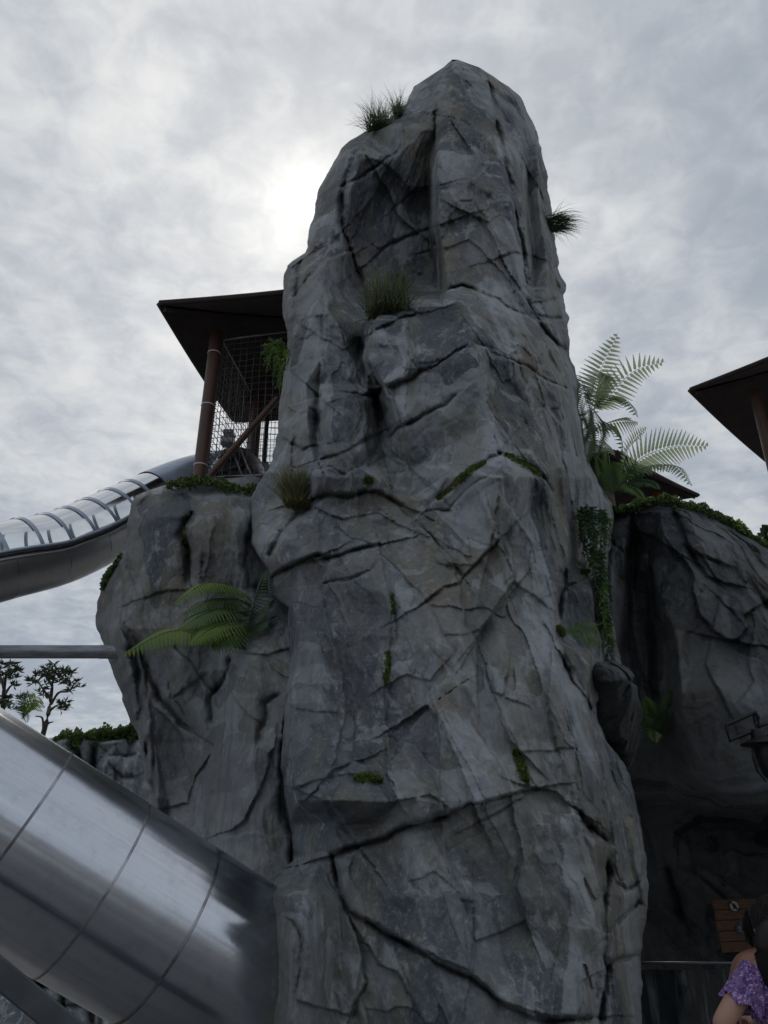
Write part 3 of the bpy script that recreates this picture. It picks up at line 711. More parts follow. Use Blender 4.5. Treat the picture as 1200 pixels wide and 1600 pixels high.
 ('D',[(755,170),(770,260),(750,330),(780,420)],'r',.03,2.5,.05,35),
 ('D',[(500,300),(530,290),(555,310)],'u',.03,2.5,.03,20),
 ('D',[(0,215),(60,180),(100,210),(130,265)],'u',.05,3,.04,25),
]
BLK = [
 ('A',[(628,275),(735,300),(730,370),(770,500),(755,560),(700,570),(640,700),(622,640),(615,380)],.05,0,.05),
 ('A',[(735,300),(812,200),(850,350),(868,450),(890,570),(800,640),(755,560),(770,500),(730,370)],.02,-.05,.03),
 ('A',[(640,720),(760,620),(820,690),(850,760),(930,760),(940,850),(850,910),(715,850),(645,890)],.03,0,.06),
 ('A',[(345,405),(400,330),(540,250),(620,270),(612,505),(530,540),(460,455),(440,430),(300,512)],.07,.03,-.07),
 ('A',[(300,520),(430,440),(425,510),(400,560),(360,640),(320,720),(298,600)],.03,-.05,-.05),
 ('A',[(430,490),(612,510),(630,650),(540,680),(430,740),(360,700),(400,560)],-.04,0,-.10),
 ('A',[(430,745),(630,655),(640,830),(600,800),(500,860),(400,880),(415,770)],.02,.04,-.04),
 ('A',[(220,530),(300,398),(340,405),(300,560),(300,670),(190,740)],.05,.06,.03),
 ('A',[(145,890),(240,770),(330,735),(385,900),(390,1020),(300,1080),(140,985)],.06,0,.03),
 ('A',[(382,1070),(405,1015),(525,985),(530,1050),(545,1110),(520,1180),(420,1220)],.09,.02,.06),
 ('A',[(405,1010),(420,960),(560,930),(570,955),(470,990)],.06,0,.05),
 ('A',[(545,1000),(715,860),(740,900),(780,1050),(670,1105),(560,1130)],.03,-.03,.05),
 ('A',[(960,480),(1000,500),(1060,850),(1000,905),(940,850),(930,700)],.04,.05,.0),
 ('A',[(1000,915),(1075,900),(1080,968),(990,962)],.06,0,.03),
 ('B',[(215,265),(360,255),(390,270),(400,390),(310,445),(235,468),(205,400)],.06,0,.04),
 ('B',[(235,475),(385,412),(440,475),(385,500),(330,530),(215,505)],.08,0,.07),
 ('B',[(385,505),(440,472),(510,490),(600,570),(520,640),(440,600)],.05,0,-.08),
 ('B',[(200,520),(320,540),(335,590),(240,588),(190,600)],.06,0,-.05),
 ('B',[(215,610),(310,605),(300,690),(220,720),(200,660)],.03,.03,-.05),
 ('B',[(50,800),(150,665),(215,650),(215,790),(130,825),(55,868)],.05,0,.06),
 ('B',[(225,820),(420,770),(420,800),(390,855),(230,898)],.04,0,.05),
 ('B',[(430,250),(600,160),(640,285),(480,365),(450,395)],.05,0,.04),
 ('B',[(460,405),(640,300),(700,440),(620,600),(520,500)],.03,-.04,.03),
 ('B',[(640,640),(760,550),(800,700),(830,745),(740,835),(660,830),(600,735)],.03,-.03,.04),
 ('B',[(845,500),(940,520),(1005,600),(970,850),(900,690),(840,760)],.03,.06,.02),
 ('B',[(845,765),(900,700),(965,850),(1030,1000),(880,890)],.04,.03,.05),
 ('B',[(590,960),(700,900),(830,760),(878,890),(770,1058),(640,1080)],.03,0,.05),
 ('B',[(830,120),(1060,245),(1030,300),(960,305),(830,440),(760,200)],.02,.05,.05),
 ('C',[(200,30),(270,0),(262,290),(272,420),(110,400),(90,380)],.03,-.06,.01),
 ('C',[(272,425),(400,450),(390,590),(270,600),(110,640),(100,560),(112,410)],.04,-.03,.05),
 ('C',[(480,415),(556,440),(560,680),(420,650),(390,590)],-.02,0,-.07),
 ('C',[(560,440),(690,500),(790,648),(660,690)],.04,0,.07),
 ('C',[(690,270),(925,270),(965,520),(805,535),(735,400)],.03,.05,.02),
 ('C',[(410,110),(620,60),(670,330),(570,270),(480,415),(400,450)],.02,.02,-.04),
 ('C',[(805,540),(965,525),(978,705),(850,640)],.04,.04,.05),
 ('C',[(190,642),(300,565),(390,595),(420,650),(570,690),(570,722),(310,810),(260,740)],.05,0,-.06),
 ('D',[(545,240),(700,165),(755,170),(750,330),(780,420),(640,480),(635,370),(600,360)],.03,0,.04),
 ('D',[(870,500),(890,430),(985,445),(1000,560),(980,688),(860,695)],.04,.03,-.04),
 ('D',[(255,250),(540,170),(545,230),(600,360),(620,560),(400,458),(290,398)],.03,-.02,.05),
 ('D',[(640,490),(780,425),(865,500),(855,690),(720,645),(630,580)],.02,0,.05),
 ('D',[(125,350),(250,265),(285,400),(330,520),(300,680),(140,640),(165,480)],.04,.02,.03),
]
print('building tower')
TOWER = build_rock(T_L, T_R, rowset(93, 1606, 1.7, 1900), T_C, CR, 330, amp=0.85, seed=3, thick=2.2, edge=0.35, edge_px=11, rag=2.6, blocks=BLK, soft_left=745)
parts_t = [
 ('rock_column', zp('A',[(628,175),(720,140),(812,150),(835,290),(868,450),(905,640),(940,850),(850,915),(715,855),(645,895),(622,640),(615,380)]), None, None),
 ('rock_slab', zp('A',[(300,395),(540,250),(630,260),(615,380),(632,540),(630,650),(430,740),(320,720),(298,560)]), None, 'recessed dark slab left of the tall column'),
 ('rock_slab', zp('A',[(430,740),(630,650),(640,830),(645,900),(560,960),(400,960),(370,840)]), None, None),
 ('rock_slab', zp('A',[(60,960),(100,780),(180,740),(300,670),(330,735),(385,900),(400,1020),(372,1090),(330,1300),(60,1300)]), None, None),
 ('rock_slab', zp('A',[(180,740),(220,530),(300,395),(298,560),(320,720),(250,700)]), None, None),
 ('rock_block', zp('A',[(380,1070),(405,1010),(530,965),(570,955),(545,1110),(560,1150),(420,1200)]), None, 'squarish block jutting out under the grass tuft'),
 ('rock_slab', zp('A',[(820,150),(1000,150),(1120,1090),(1050,1060),(940,850),(905,640),(868,450),(835,290)]), None, None),
 ('rock_block', zp('B',[(210,262),(330,250),(400,255),(430,340),(435,470),(385,410),(235,470),(200,400)]), None, None),
 ('rock_block', zp('B',[(190,605),(215,500),(385,410),(460,470),(510,620),(440,600),(400,580)]), None, None),
 ('rock_face', zp('B',[(455,400),(680,260),(750,80),(1060,240),(1110,500),(1010,590),(950,510),(830,460),(740,500),(620,610),(640,780),(500,630)]), None, None),
 ('rock_face', zp('B',[(620,610),(740,500),(830,460),(950,510),(1010,590),(1050,870),(1030,1020),(770,1060),(880,890),(830,750),(740,840),(640,780)]), None, None),
 ('rock_face', zp('C',[(75,640),(200,30),(400,0),(780,40),(900,100),(930,270),(980,715),(850,640),(570,725),(230,842),(110,800)]), None, None),
 ('rock_block', zp('D',[(245,240),(480,165),(700,140),(830,120),(955,150),(1003,200),(1003,560),(985,695),(860,698),(640,590),(480,500),(290,400)]), None, 'big squared block low on the tower, bounded by deep cracks'),
 ('rock_slab', zp('D',[(0,250),(155,270),(245,260),(290,400),(340,590),(300,720),(0,720)]), None, None),
 ('rock_buttress', zp('D',[(1010,-30),(1080,-40),(1140,300),(1110,720),(990,720),(1005,300),(985,170)]), None, None),
]
tower = emit_rock('rock_tower', TOWER, ROCK, 'tall grey carved rock tower filling the middle of the view', 'rock', parts_t, (0.4, 6.5, 0))

# ------------------------------------------------------------------ left outcrop
O_L = [(744,352),(747,325),(750,302),(757,262),(765,237),(775,214),(790,206),(810,203),(840,197),(870,184),(890,170),(920,160),(950,153),(975,152),(1000,158),(1030,168),(1060,178),(1090,190),(1110,197),(1130,207),(1145,214),(1180,218),(1230,232),(1300,240),(1400,250),(1600,260),(1900,270)]
O_R = [(744,400),(760,430),(780,500),(1900,520)]
O_C = [
 (746,[(330,8.0),(400,7.9)]),
 (765,[(240,8.2),(300,7.7),(380,7.4),(500,7.6)]),
 (805,[(203,8.0),(250,7.3),(285,7.1),(330,6.95),(385,7.05),(420,7.1),(500,7.2)]),
 (860,[(190,7.9),(215,7.35),(240,7.1),(282,7.0),(293,7.15),(310,6.9),(340,6.8),(378,6.95),(400,7.15),(500,7.2)]),
 (920,[(160,8.0),(190,7.35),(230,7.0),(290,6.95),(340,6.85),(385,6.95),(410,7.0),(500,7.1)]),
 (980,[(152,8.0),(185,7.35),(240,6.95),(300,6.85),(345,6.95),(375,6.8),(440,6.4),(500,6.5)]),
 (1030,[(168,7.9),(200,7.4),(225,7.3),(275,6.95),(335,6.95),(360,6.6),(400,6.25),(440,6.25),(500,6.3)]),
 (1090,[(190,7.8),(215,7.4),(235,7.45),(300,7.0),(345,6.85),(362,6.4),(400,6.1),(435,6.15),(500,6.2)]),
 (1160,[(216,7.7),(224,7.2),(240,7.5),(285,7.5),(330,6.95),(355,6.45),(395,6.0),(432,6.05),(500,6.2)]),
 (1250,[(236,7.5),(244,7.0),(262,7.2),(300,7.1),(340,6.6),(365,6.05),(400,5.85),(440,5.9),(500,6.0)]),
 (1350,[(245,7.3),(290,6.6),(340,6.3),(370,5.95),(410,5.75),(450,5.8),(500,5.9)]),
 (1500,[(255,7.1),(330,6.2),(430,5.7),(500,5.7)]),
 (1900,[(270,6.9),(340,6.0),(430,5.6),(520,5.6)])]
O_K = [
 ('E',[(500,330),(465,380),(460,430),(490,520),(495,640)],'r',.16,5,.07,35),
 ('E',[(550,560),(550,625)],'l',.07,3,.02,15),
 ('E',[(270,740),(330,715),(380,705),(440,700)],'u',.07,3,.04,30),
 ('E',[(210,290),(200,420),(180,520),(200,600)],'r',.09,3.5,.05,30),
 ('E',[(780,450),(770,580),(790,690),(880,700)],'l',.12,5,.05,30),
 ('E',[(150,600),(165,720),(150,850),(200,930)],'r',.06,3,.08,30),
 ('E',[(420,980),(500,1060),(570,1170),(600,1200),(660,1170)],'l',.06,3,.06,30),
 ('E',[(700,1050),(670,1150),(600,1230),(610,1330)],'r',.14,5,.08,30),
 ('E',[(695,1210),(740,1280),(775,1305)],'u',.06,4,.05,20),
 ('E',[(240,1000),(270,1060),(300,1140),(330,1210),(400,1300),(450,1370),(500,1400)],'l',.10,4,.07,30),
 ('E',[(200,1000),(240,1100),(230,1200),(250,1300),(270,1500)],'l',.14,4,.06,25),
 ('E',[(920,1230),(870,1260),(880,1340),(840,1400),(830,1440)],'r',.10,4,.06,30),
 ('E',[(390,1160),(410,1230),(470,1190)],'u',.06,3,.06,25),
 ('E',[(820,1020),(870,1030),(960,1000)],'u',.06,3,.05,25),
 ('E',[(700,1000),(760,960),(830,830),(900,790)],'r',.07,4,.06,30),
 ('E',[(290,1110),(280,1250),(290,1400)],'r',.08,4,.06,25),
 ('E',[(400,1360),(440,1400),(470,1516)],'r',.05,3,.05,25),
 ('F',[(1105,200),(1095,380),(1095,470),(1140,560),(1150,660)],'l',.14,4,.05,30),
 ('F',[(1060,250),(1040,340),(990,440),(960,510),(915,530)],'l',.08,4,.06,25),
 ('F',[(850,60),(850,140),(830,230),(790,320)],'r',.07,3.5,.06,30),
 ('F',[(640,460),(740,440),(760,340),(800,280)],'u',.06,3,.06,30),
 ('F',[(920,560),(1010,550),(1070,560)],'d',.05,3,.05,25),
 ('F',[(535,120),(560,200),(580,280),(610,400)],'r',.10,4,.06,20),
 ('E',[(560,330),(620,380),(600,480)],'l',.03,3,.05,40),
 ('E',[(260,430),(280,540),(240,620)],'r',.03,3,.05,35),
]
OUT = build_rock(O_L, O_R, rowset(744, 1420, 1.7, 1900), O_C, O_K, 200, amp=0.8, seed=41, thick=1.6, edge=0.35, edge_px=11, rag=2.2, scl=0.95)
parts_o = [
 ('rock_buttress', zp('E',[(690,1010),(830,960),(990,960),(980,1500),(1000,2200),(700,2200),(620,1330),(670,1150)]), None, None),
 ('rock_face', zp('E',[(100,150),(460,150),(470,380),(455,430),(495,640),(440,700),(270,740),(200,930),(20,930),(100,500)]), None, None),
 ('rock_face', zp('E',[(470,380),(520,250),(830,150),(800,440),(780,690),(495,640),(455,430)]), None, None),
]
outcrop = emit_rock('rock_outcrop', OUT, ROCK_B, 'broad rounded rock outcrop with ferns left of the tower', 'rock', parts_o, (-2.2, 8, 0))

# ------------------------------------------------------------------ right rock wall with the dark hollow under it
R_L = [(779,1030),(783,1000),(788,975),(795,950),(805,935),(830,915),(900,900),(1900,880)]
R_R = [(779,1044),(783,1056),(790,1070),(800,1108),(812,1134),(825,1152),(840,1175),(855,1200),(880,1255),(920,1330),(960,1400),(1000,1460),(1900,1560)]
R_C = [
 (780,[(1030,7.6),(1044,7.6)]),
 (800,[(945,7.9),(985,7.6),(1030,7.2),(1070,7.3),(1110,7.5)]),
 (850,[(900,7.9),(960,7.4),(978,7.5),(990,8.1),(1010,7.6),(1040,7.05),(1085,7.0),(1140,7.05),(1195,7.3),(1300,7.3)]),
 (930,[(890,7.8),(955,7.3),(975,7.5),(988,8.2),(1012,8.0),(1035,7.2),(1080,6.95),(1130,6.9),(1180,6.85),(1300,7.0),(1420,7.0)]),
 (1010,[(890,7.9),(960,7.5),(985,8.1),(1010,8.2),(1030,7.5),(1060,7.1),(1095,7.05),(1130,6.85),(1180,6.7),(1300,6.6),(1450,6.5)]),
 (1090,[(890,8.0),(970,7.9),(1010,8.1),(1032,7.7),(1065,7.1),(1105,6.85),(1160,6.7),(1200,6.6),(1300,6.4),(1470,6.1)]),
 (1170,[(890,8.1),(1000,8.1),(1035,7.8),(1080,7.1),(1115,6.8),(1160,6.7),(1210,6.55),(1300,6.3),(1480,5.8)]),
 (1212,[(890,8.3),(1000,8.3),(1040,7.8),(1080,7.2),(1125,6.85),(1175,6.65),(1215,6.5),(1300,6.2),(1500,5.6)]),
 (1238,[(890,9.2),(1000,9.2),(1040,8.9),(1075,7.7),(1125,7.0),(1175,6.72),(1215,6.58),(1300,6.3),(1500,5.7)]),
 (1256,[(890,9.6),(1000,9.6),(1050,9.3),(1090,8.8),(1130,7.5),(1165,6.95),(1190,6.8),(1215,7.3),(1300,6.8),(1500,6.4)]),
 (1275,[(890,9.8),(1000,9.8),(1100,9.4),(1140,9.0),(1180,8.3),(1205,8.9),(1300,8.4),(1500,7.4)]),
 (1300,[(890,9.9),(1000,9.9),(1100,9.6),(1200,9.2),(1300,8.7),(1500,7.8)]),
 (1420,[(890,10.0),(1000,10.0),(1100,9.6),(1200,9.1),(1300,8.6),(1500,7.6)]),
 (1600,[(890,9.9),(1000,9.8),(1100,9.4),(1200,8.9),(1300,8.4),(1500,7.4)]),
 (1900,[(890,9.6),(1000,9.5),(1200,8.7),(1300,8.2),(1500,7.2)])]
R_K = [
 ('R',[(690,80),(740,220),(780,300),(850,420),(920,440)],'r',.09,3.5,.06,30),
 ('R',[(720,330),(770,400),(780,530),(820,640),(880,720),(960,770),(1020,780)],'r',.08,3.5,.08,30),
 ('R',[(850,320),(910,350)],'u',.07,3,.03,15),
 ('R',[(910,540),(960,590),(1000,630)],'u',.08,3,.03,15),
 ('R',[(800,290),(840,340),(870,400),(905,435)],'u',.06,3,.03,20),
 ('R',[(1080,460),(1140,520),(1170,590)],'l',.09,4,.05,25),
 ('R',[(1110,600),(1060,640),(1070,700),(1000,780),(940,765)],'u',.06,3,.09,30),
 ('R',[(340,250),(410,300),(430,420)],'l',.07,3,.04,20),
 ('R',[(370,450),(420,560),(430,760),(500,950)],'l',.08,4,.05,25),
 ('R',[(880,720),(840,900),(920,1050),(960,1140)],'r',.04,3,.06,35),
 ('R',[(1090,760),(1070,900),(1100,1000),(1060,1050)],'r',.04,3,.05,30),
 ('R',[(530,200),(620,240),(700,290)],'u',.03,3,.06,30),
 ('R',[(920,340),(1000,380),(1060,450),(1110,500)],'u',.05,3,.05,30),
 ('P',[(1075,1360),(1110,1380),(1135,1405)],'u',.10,4,.04,20),
 ('P',[(1040,1360),(1050,1390),(1065,1430)],'l',.10,4,.04,20),
 ('P',[(1050,1262),(1100,1268),(1150,1262),(1185,1260)],'u',.05,4,.08,25),
]
RW = build_rock(R_L, R_R, rowset(779, 1610, 1.9, 1900), R_C, R_K, 240, amp=0.75, seed=77, thick=1.8, edge=0.3, edge_px=10, rag=2.0)
parts_r = [
 ('rock_face', zp('R',[(690,40),(1190,100),(1400,300),(1500,1000),(1500,1640),(700,1640),(860,900),(1020,790),(880,720),(780,530),(720,330)]), None, None),
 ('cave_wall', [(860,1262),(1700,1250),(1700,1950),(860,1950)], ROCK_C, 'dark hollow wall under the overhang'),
]
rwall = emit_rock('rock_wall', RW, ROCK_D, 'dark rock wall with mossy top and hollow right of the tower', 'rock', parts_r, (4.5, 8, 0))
# ceiling of the hollow runs back behind the lip; the flank of the hollow continues the wall to the right
# ------------------------------------------------------------------ boulder wedged against the tower
B_L = [(1030,930),(1040,915),(1060,905),(1100,900),(1150,905),(1180,930),(1200,965),(1206,978)]
B_R = [(1030,958),(1036,966),(1043,984),(1050,990),(1056,994),(1066,990),(1072,998),(1090,1001),(1120,1004),(1140,1000),(1165,1001),(1180,994),(1195,987),(1206,980)]
B_C = [(1030,[(930,5.95),(958,6.05)]),(1046,[(910,5.9),(945,5.62),(970,5.72),(992,6.1)]),(1064,[(905,6.0),(938,5.66),(962,5.62),(985,5.8),(998,6.2)]),(1082,[(900,6.2),(938,5.92),(965,5.85),(985,5.9),(1002,6.3)]),
       (1130,[(900,6.5),(938,6.25),(965,6.12),(985,6.12),(1004,6.5)]),(1175,[(920,6.7),(958,6.45),(978,6.3),(996,6.6)]),(1206,[(970,6.7),(980,6.7)])]
BO = build_rock(B_L, B_R, np.arange(1030, 1206.5, 1.7), B_C, [('P',[(948,1070),(975,1062),(1000,1075)],'u',.05,3,.05,20)], 60, amp=0.8, seed=13, thick=0.7, edge=0.15, edge_px=6, rag=2.2, scl=0.55, back_cols=8)
emit_rock('boulder', BO, ROCK_SHADED, 'small dark overhanging boulder on the right flank of the tower', 'boulder')

# ------------------------------------------------------------------ far pale rock wall at left, seen above and below the big slide
F_L = [(1140,195),(1146,150),(1150,100),(1156,60),(1165,0),(1180,-80),(1250,-200),(1900,-260)]
F_R = [(1140,215),(1150,300),(1900,330)]
F_C = [(1142,[(190,14.2),(215,14)]),(1160,[(60,14.5),(90,13.8),(130,13.2),(180,13.2),(240,13.3)]),
       (1200,[(-100,14),(80,13.4),(118,13.1),(128,13.6),(150,13.6),(165,13.0),(190,13.1),(240,13.2)]),
       (1300,[(-100,13.6),(80,13),(140,12.9),(240,12.8)]),
       (1480,[(-100,12.6),(0,12.1),(30,11.9),(60,12.3),(120,11.9),(240,11.8)]),
       (1530,[(-100,12.4),(0,11.9),(50,11.6),(80,11.9),(130,11.6),(240,11.6)]),
       (1600,[(-100,12.2),(0,11.6),(60,11.2),(130,11.4),(240,11.4)]),(1900,[(-100,12),(60,11),(240,11)])]
F_K = [('P',[(118,1165),(122,1190),(130,1215),(148,1240)],'l',.3,5,.12,20),('P',[(150,1165),(147,1200),(152,1240)],'r',.25,4,.1,20),
       ('P',[(172,1180),(195,1182),(212,1178)],'d',.15,3,.08,15),('P',[(178,1200),(190,1215),(205,1212)],'u',.2,4,.08,15),
       ('P',[(0,1478),(18,1476)],'d',.2,4,.15,15),('P',[(15,1510),(40,1522),(65,1520)],'u',.25,4,.15,18),('P',[(50,1540),(92,1538)],'u',.3,5,.2,18),
       ('P',[(66,1510),(62,1540),(70,1530)],'r',.2,3,.08,12),('P',[(98,1530),(100,1570),(96,1600)],'r',.25,4,.12,15),('P',[(108,1571),(145,1570)],'u',.15,3,.1,12),
       ('P',[(144,1560),(142,1600)],'l',.2,3,.1,12),('P',[(162,1575),(158,1600)],'r',.2,3,.1,12),('P',[(28,1500),(22,1512)],'r',.1,3,.1,12)]
FW = build_rock(F_L, F_R, rowset(1140, 1606, 2.0, 1900), F_C, F_K, 240, amp=1.3, seed=58, thick=2.0, edge=0.4, edge_px=10, rag=2.0, scl=1.2)
emit_rock('rock_wall', FW, ROCK_F, 'distant pale rock wall with grassy top behind the big steel slide', 'rock')
# ------------------------------------------------------------------ curves
def bez(pts, n):
    """smooth curve through the points (Catmull-Rom)"""
    P = [Vector(p) for p in pts]; P = [P[0] * 2 - P[1]] + P + [P[-1] * 2 - P[-2]]
    o = []; m = len(P) - 3
    for k in range(n + 1):
        t = k / n * m; i = min(int(t), m - 1); t -= i; a, b, c, d = P[i:i + 4]
        o.append(0.5 * ((2 * b) + (c - a) * t + (2 * a - 5 * b + 4 * c - d) * t * t + (3 * b - 3 * c + d - a) * t ** 3))
    return o

# ------------------------------------------------------------------ big steel tube slide, lower left
slide = empty('tube_slide', 'big polished steel tube slide plunging into the foot of the tower', 'slide', None, (-1.9, 3.6, 0))
a0, a1 = SL0, SL1
RS = 0.515
STEEL_W = plain('weld_discoloured_steel', (0.34, 0.33, 0.36), 0.36, 0.9, 0.6, 5, 0.001)
axis = (a1 - a0).normalized()
def on_axis(px):
    best = min(range(2001), key=lambda k: abs(((lambda p: 600 + FPX * p.x / (p.y * cP + (p.z - 1.7) * sP))(a0.lerp(a1, k / 2000))) - px))
    return best / 2000
marks = [0.0] + [on_axis(x) for x in (-360, -150, 18, 146, 258)] + [1.0]
def ring_sections(s, e, R, n=72, ns=6, flare=0.0):
    m = MB()
    pts = [a0.lerp(a1, s + (e - s) * k / ns) for k in range(ns + 1)]
    m.tube(pts, R, n, caps=False); return m
for i in range(len(marks) - 1):
    s, e = marks[i], marks[i + 1]
    sec = ring_sections(s + 0.0006, e - 0.0006, RS + (0.0016 if i % 2 else 0.0))
    sec.obj('tube_section', STEEL, slide, smooth=True)
for mk in marks[1:-1]:
    L_ = (a1 - a0).length; h = 0.004 / L_
    j = ring_sections(mk - h, mk + h, RS - 0.004, ns=1); j.obj('seam', STEEL_W, slide, smooth=True)
    for off, hw_, rr, mm in ((-0.008, 0.004, 0.003, STEEL_W),):
        c = mk + off / L_; hb = hw_ / L_
        j2 = ring_sections(c - hb, c + hb, RS + rr, ns=1)
        j2.obj('weld_band', mm, slide, smooth=True)

# supporting beam under it
bm_ = MB(); b0, b1 = WD(-160, 1390, 3.45), WD(330, 1792, 3.7)
t = (b1 - b0).normalized(); sdv = t.cross(Vector((0, 0, 1))).normalized(); upv = sdv.cross(t).normalized()
rot = Matrix((sdv, t, upv)).transposed()
bm_.box((b0 + b1) / 2, (0.11, (b1 - b0).length, 0.11), rot)
bo = bm_.obj('support_beam', DARK_STEEL, bevel=0.008)
tag(bo, 'dark square steel beam slanting beneath the big tube slide', 'beam')

# ------------------------------------------------------------------ horizontal pipe into the outcrop
pr = empty('steel_pipe', 'horizontal grey steel pipe running into the left outcrop', 'pipe', None, (-4, 7.6, 0))
p0, p1 = W(-420, 1020, 7.6), W(196, 1017, 7.6); p1.z = p0.z = (p0.z + p1.z) / 2
m = MB(); m.tube([p0, p0.lerp(p1, 0.5), p1], 0.066, 24, caps=True); m.obj('pipe_shaft', GREY_PIPE, pr, smooth=True, angle=40)
m = MB(); pc = W(168, 1017, 7.6); pc.z = p0.z; m.tube([pc - Vector((.075, 0, 0)), pc + Vector((.12, 0, 0))], 0.069, 24); m.obj('pipe_sleeve', GREY_PIPE, pr, smooth=True, angle=40)

# ------------------------------------------------------------------ upper slide with clear cover
us = empty('covered_slide', 'curving steel slide with clear hooped cover leaving the left pavilion', 'slide', None, (-5.5, 9.5, 0))
cl = [WD(-400, 965, 7.4), WD(-200, 927, 8.25), WD(0, 877, 9.2), WD(100, 852, 9.9), WD(200, 806, 10.8), WD(300, 762, 11.7), WD(400, 740, 12.4)]
_p = bez(cl, 400); _d = [0.0]
for u_, v_ in zip(_p[:-1], _p[1:]): _d.append(_d[-1] + (v_ - u_).length)
path = []
for k in range(241):
    s_ = _d[-1] * k / 240; i_ = min(max(0, int(np.searchsorted(_d, s_)) - 1), 399); path.append(_p[i_].lerp(_p[i_ + 1], (s_ - _d[i_]) / max(1e-9, _d[i_ + 1] - _d[i_])))
NP = 240; RU = 0.475
def seg(a, b): return path[int(a * NP):int(b * NP) + 1]
# steel trough in sections
cuts = [0, .09, .18, .27, .36, .45, .54, .63, .72, .81, .90, 1.0]
for a, b in zip(cuts[:-1], cuts[1:]):
    m = MB(); m.tube(seg(a, b), RU, 30, up=Vector((0, 0, 1)), arc=(math.pi, 2 * math.pi))
    m.obj('trough_section', STEEL_S, us, smooth=True)
for c in cuts[1:-1]:
    k = int(c * NP); m = MB(); d = (path[k + 1] - path[k - 1]).normalized() * 0.004
    m.tube([path[k] - d, path[k] + d], RU + 0.003, 30, arc=(math.pi * 1.02, math.pi * 1.98)); m.obj('seam', STEEL_W, us, smooth=True)
# clear cover and, near the pavilion, opaque steel cover
m = MB(); m.tube(seg(0, .735), RU - 0.01, 30, arc=(0, math.pi)); m.obj('clear_cover', CLEAR, us, smooth=True)
m = MB(); m.tube(seg(.735, .95), RU, 30, arc=(0, math.pi)); m.obj('steel_cover', HOOP, us, smooth=True)
for c in (.02, .075, .13, .185, .24, .295, .35, .405, .46, .515, .57, .625, .68, .735):
    k = int(c * NP); tt = (path[k + 1] - path[k - 1]).normalized() * 0.026
    m = MB(); m.tube([path[k] - tt, path[k], path[k] + tt], RU + 0.004, 30, arc=(0, math.pi)); m.obj('hoop', HOOP, us, smooth=True)
for sgn in (1, -1):
    for dz, rr in ((0.0, 0.022), (-0.045, 0.020), (-0.10, 0.014)):
        pts = []
        for k in range(0, 230):
            tt = (path[k + 1] - path[max(k - 1, 0)]).normalized(); a = tt.cross(Vector((0, 0, 1))).normalized()
            pts.append(path[k] + a * sgn * (RU + 0.025) + Vector((0, 0, dz)))
        m = MB(); m.tube(pts[::5], rr, 8); m.obj('rail', HOOP if dz > -.01 else SEAM if dz > -0.05 else STEEL_S, us, smooth=True)

# ------------------------------------------------------------------ pavilions
def hip_roof(parent, FL, BL, FR, BR, rise, mat_s, th=0.07, over=None):
    """square roof: thin flared eaves, sloped soffit boards, hip planes above"""
    P = [Vector(p) for p in (FL, FR, BR, BL)]; c = sum(P, Vector()) / 4
    inner = [c + (p - c) * 0.62 + Vector((0, 0, rise * 0.30)) for p in P]
    apex = c + Vector((0, 0, rise))
    rf = MB(); n = len(P)
    up = Vector((0, 0, th))
    for i in range(4):
        j = (i + 1) % 4
        # eave edge with a little upturn at the corners
        ea = [P[i].lerp(P[j], k / 10) - Vector((0, 0, 0.05 * math.sin(math.pi * k / 10))) for k in range(11)]
        ia = [inner[i].lerp(inner[j], k / 10) for k in range(11)]
        for k in range(10):
            rf.quad(ea[k], ea[k + 1], ia[k + 1], ia[k])
            rf.quad(ea[k] + up, ia[k] + up * 1.6, ia[k + 1] + up * 1.6, ea[k + 1] + up)
            rf.quad(ea[k], ea[k] + up, ea[k + 1] + up, ea[k + 1])
        rf.tri(inner[i], inner[j], apex - Vector((0, 0, 0.1))); rf.tri(inner[i] + up * 1.6, apex + up, inner[j] + up * 1.6)
    ro = rf.obj('roof', mat_s, parent)
    for i in range(4):
        j = (i + 1) % 4; f = MB()
        ea = [P[i].lerp(P[j], k / 10) - Vector((0, 0, 0.05 * math.sin(math.pi * k / 10))) for k in range(11)]
        o_ = ((P[i] + P[j]) / 2 - c); o_.z = 0; o_.normalize()
        f.tube([e + o_ * 0.025 + Vector((0, 0, th * 0.5)) for e in ea], 0.036, 6); fo = f.obj('fascia', WOOD_D); COL.objects.unlink(fo); put(fo, ro)
    # rafters under the soffit
    for i in range(4):
        r_ = MB(); a = P[i].lerp(c, 0.03) - Vector((0, 0, 0.03)); r_.tube([a, inner[i] - Vector((0, 0, .04)), apex - Vector((0, 0, .16))], 0.045, 4)
        ro2 = r_.obj('rafter', WOOD_D); COL.objects.unlink(ro2); put(ro2, ro)
    return P
def post(parent, a, b, r, straps=()):
    m = MB(); a = Vector(a); b = Vector(b); m.tube([a, b], r, 20); o = m.obj('post', POST, parent, smooth=True, angle=40)
    for s in straps:
        q = MB(); c = a.lerp(b, s); tt = (b - a).normalized() * 0.008; q.tube([c - tt, c + tt], r + 0.006, 20); so_ = q.obj('strap', STRAP); COL.objects.unlink(so_); put(so_, o)
    return o
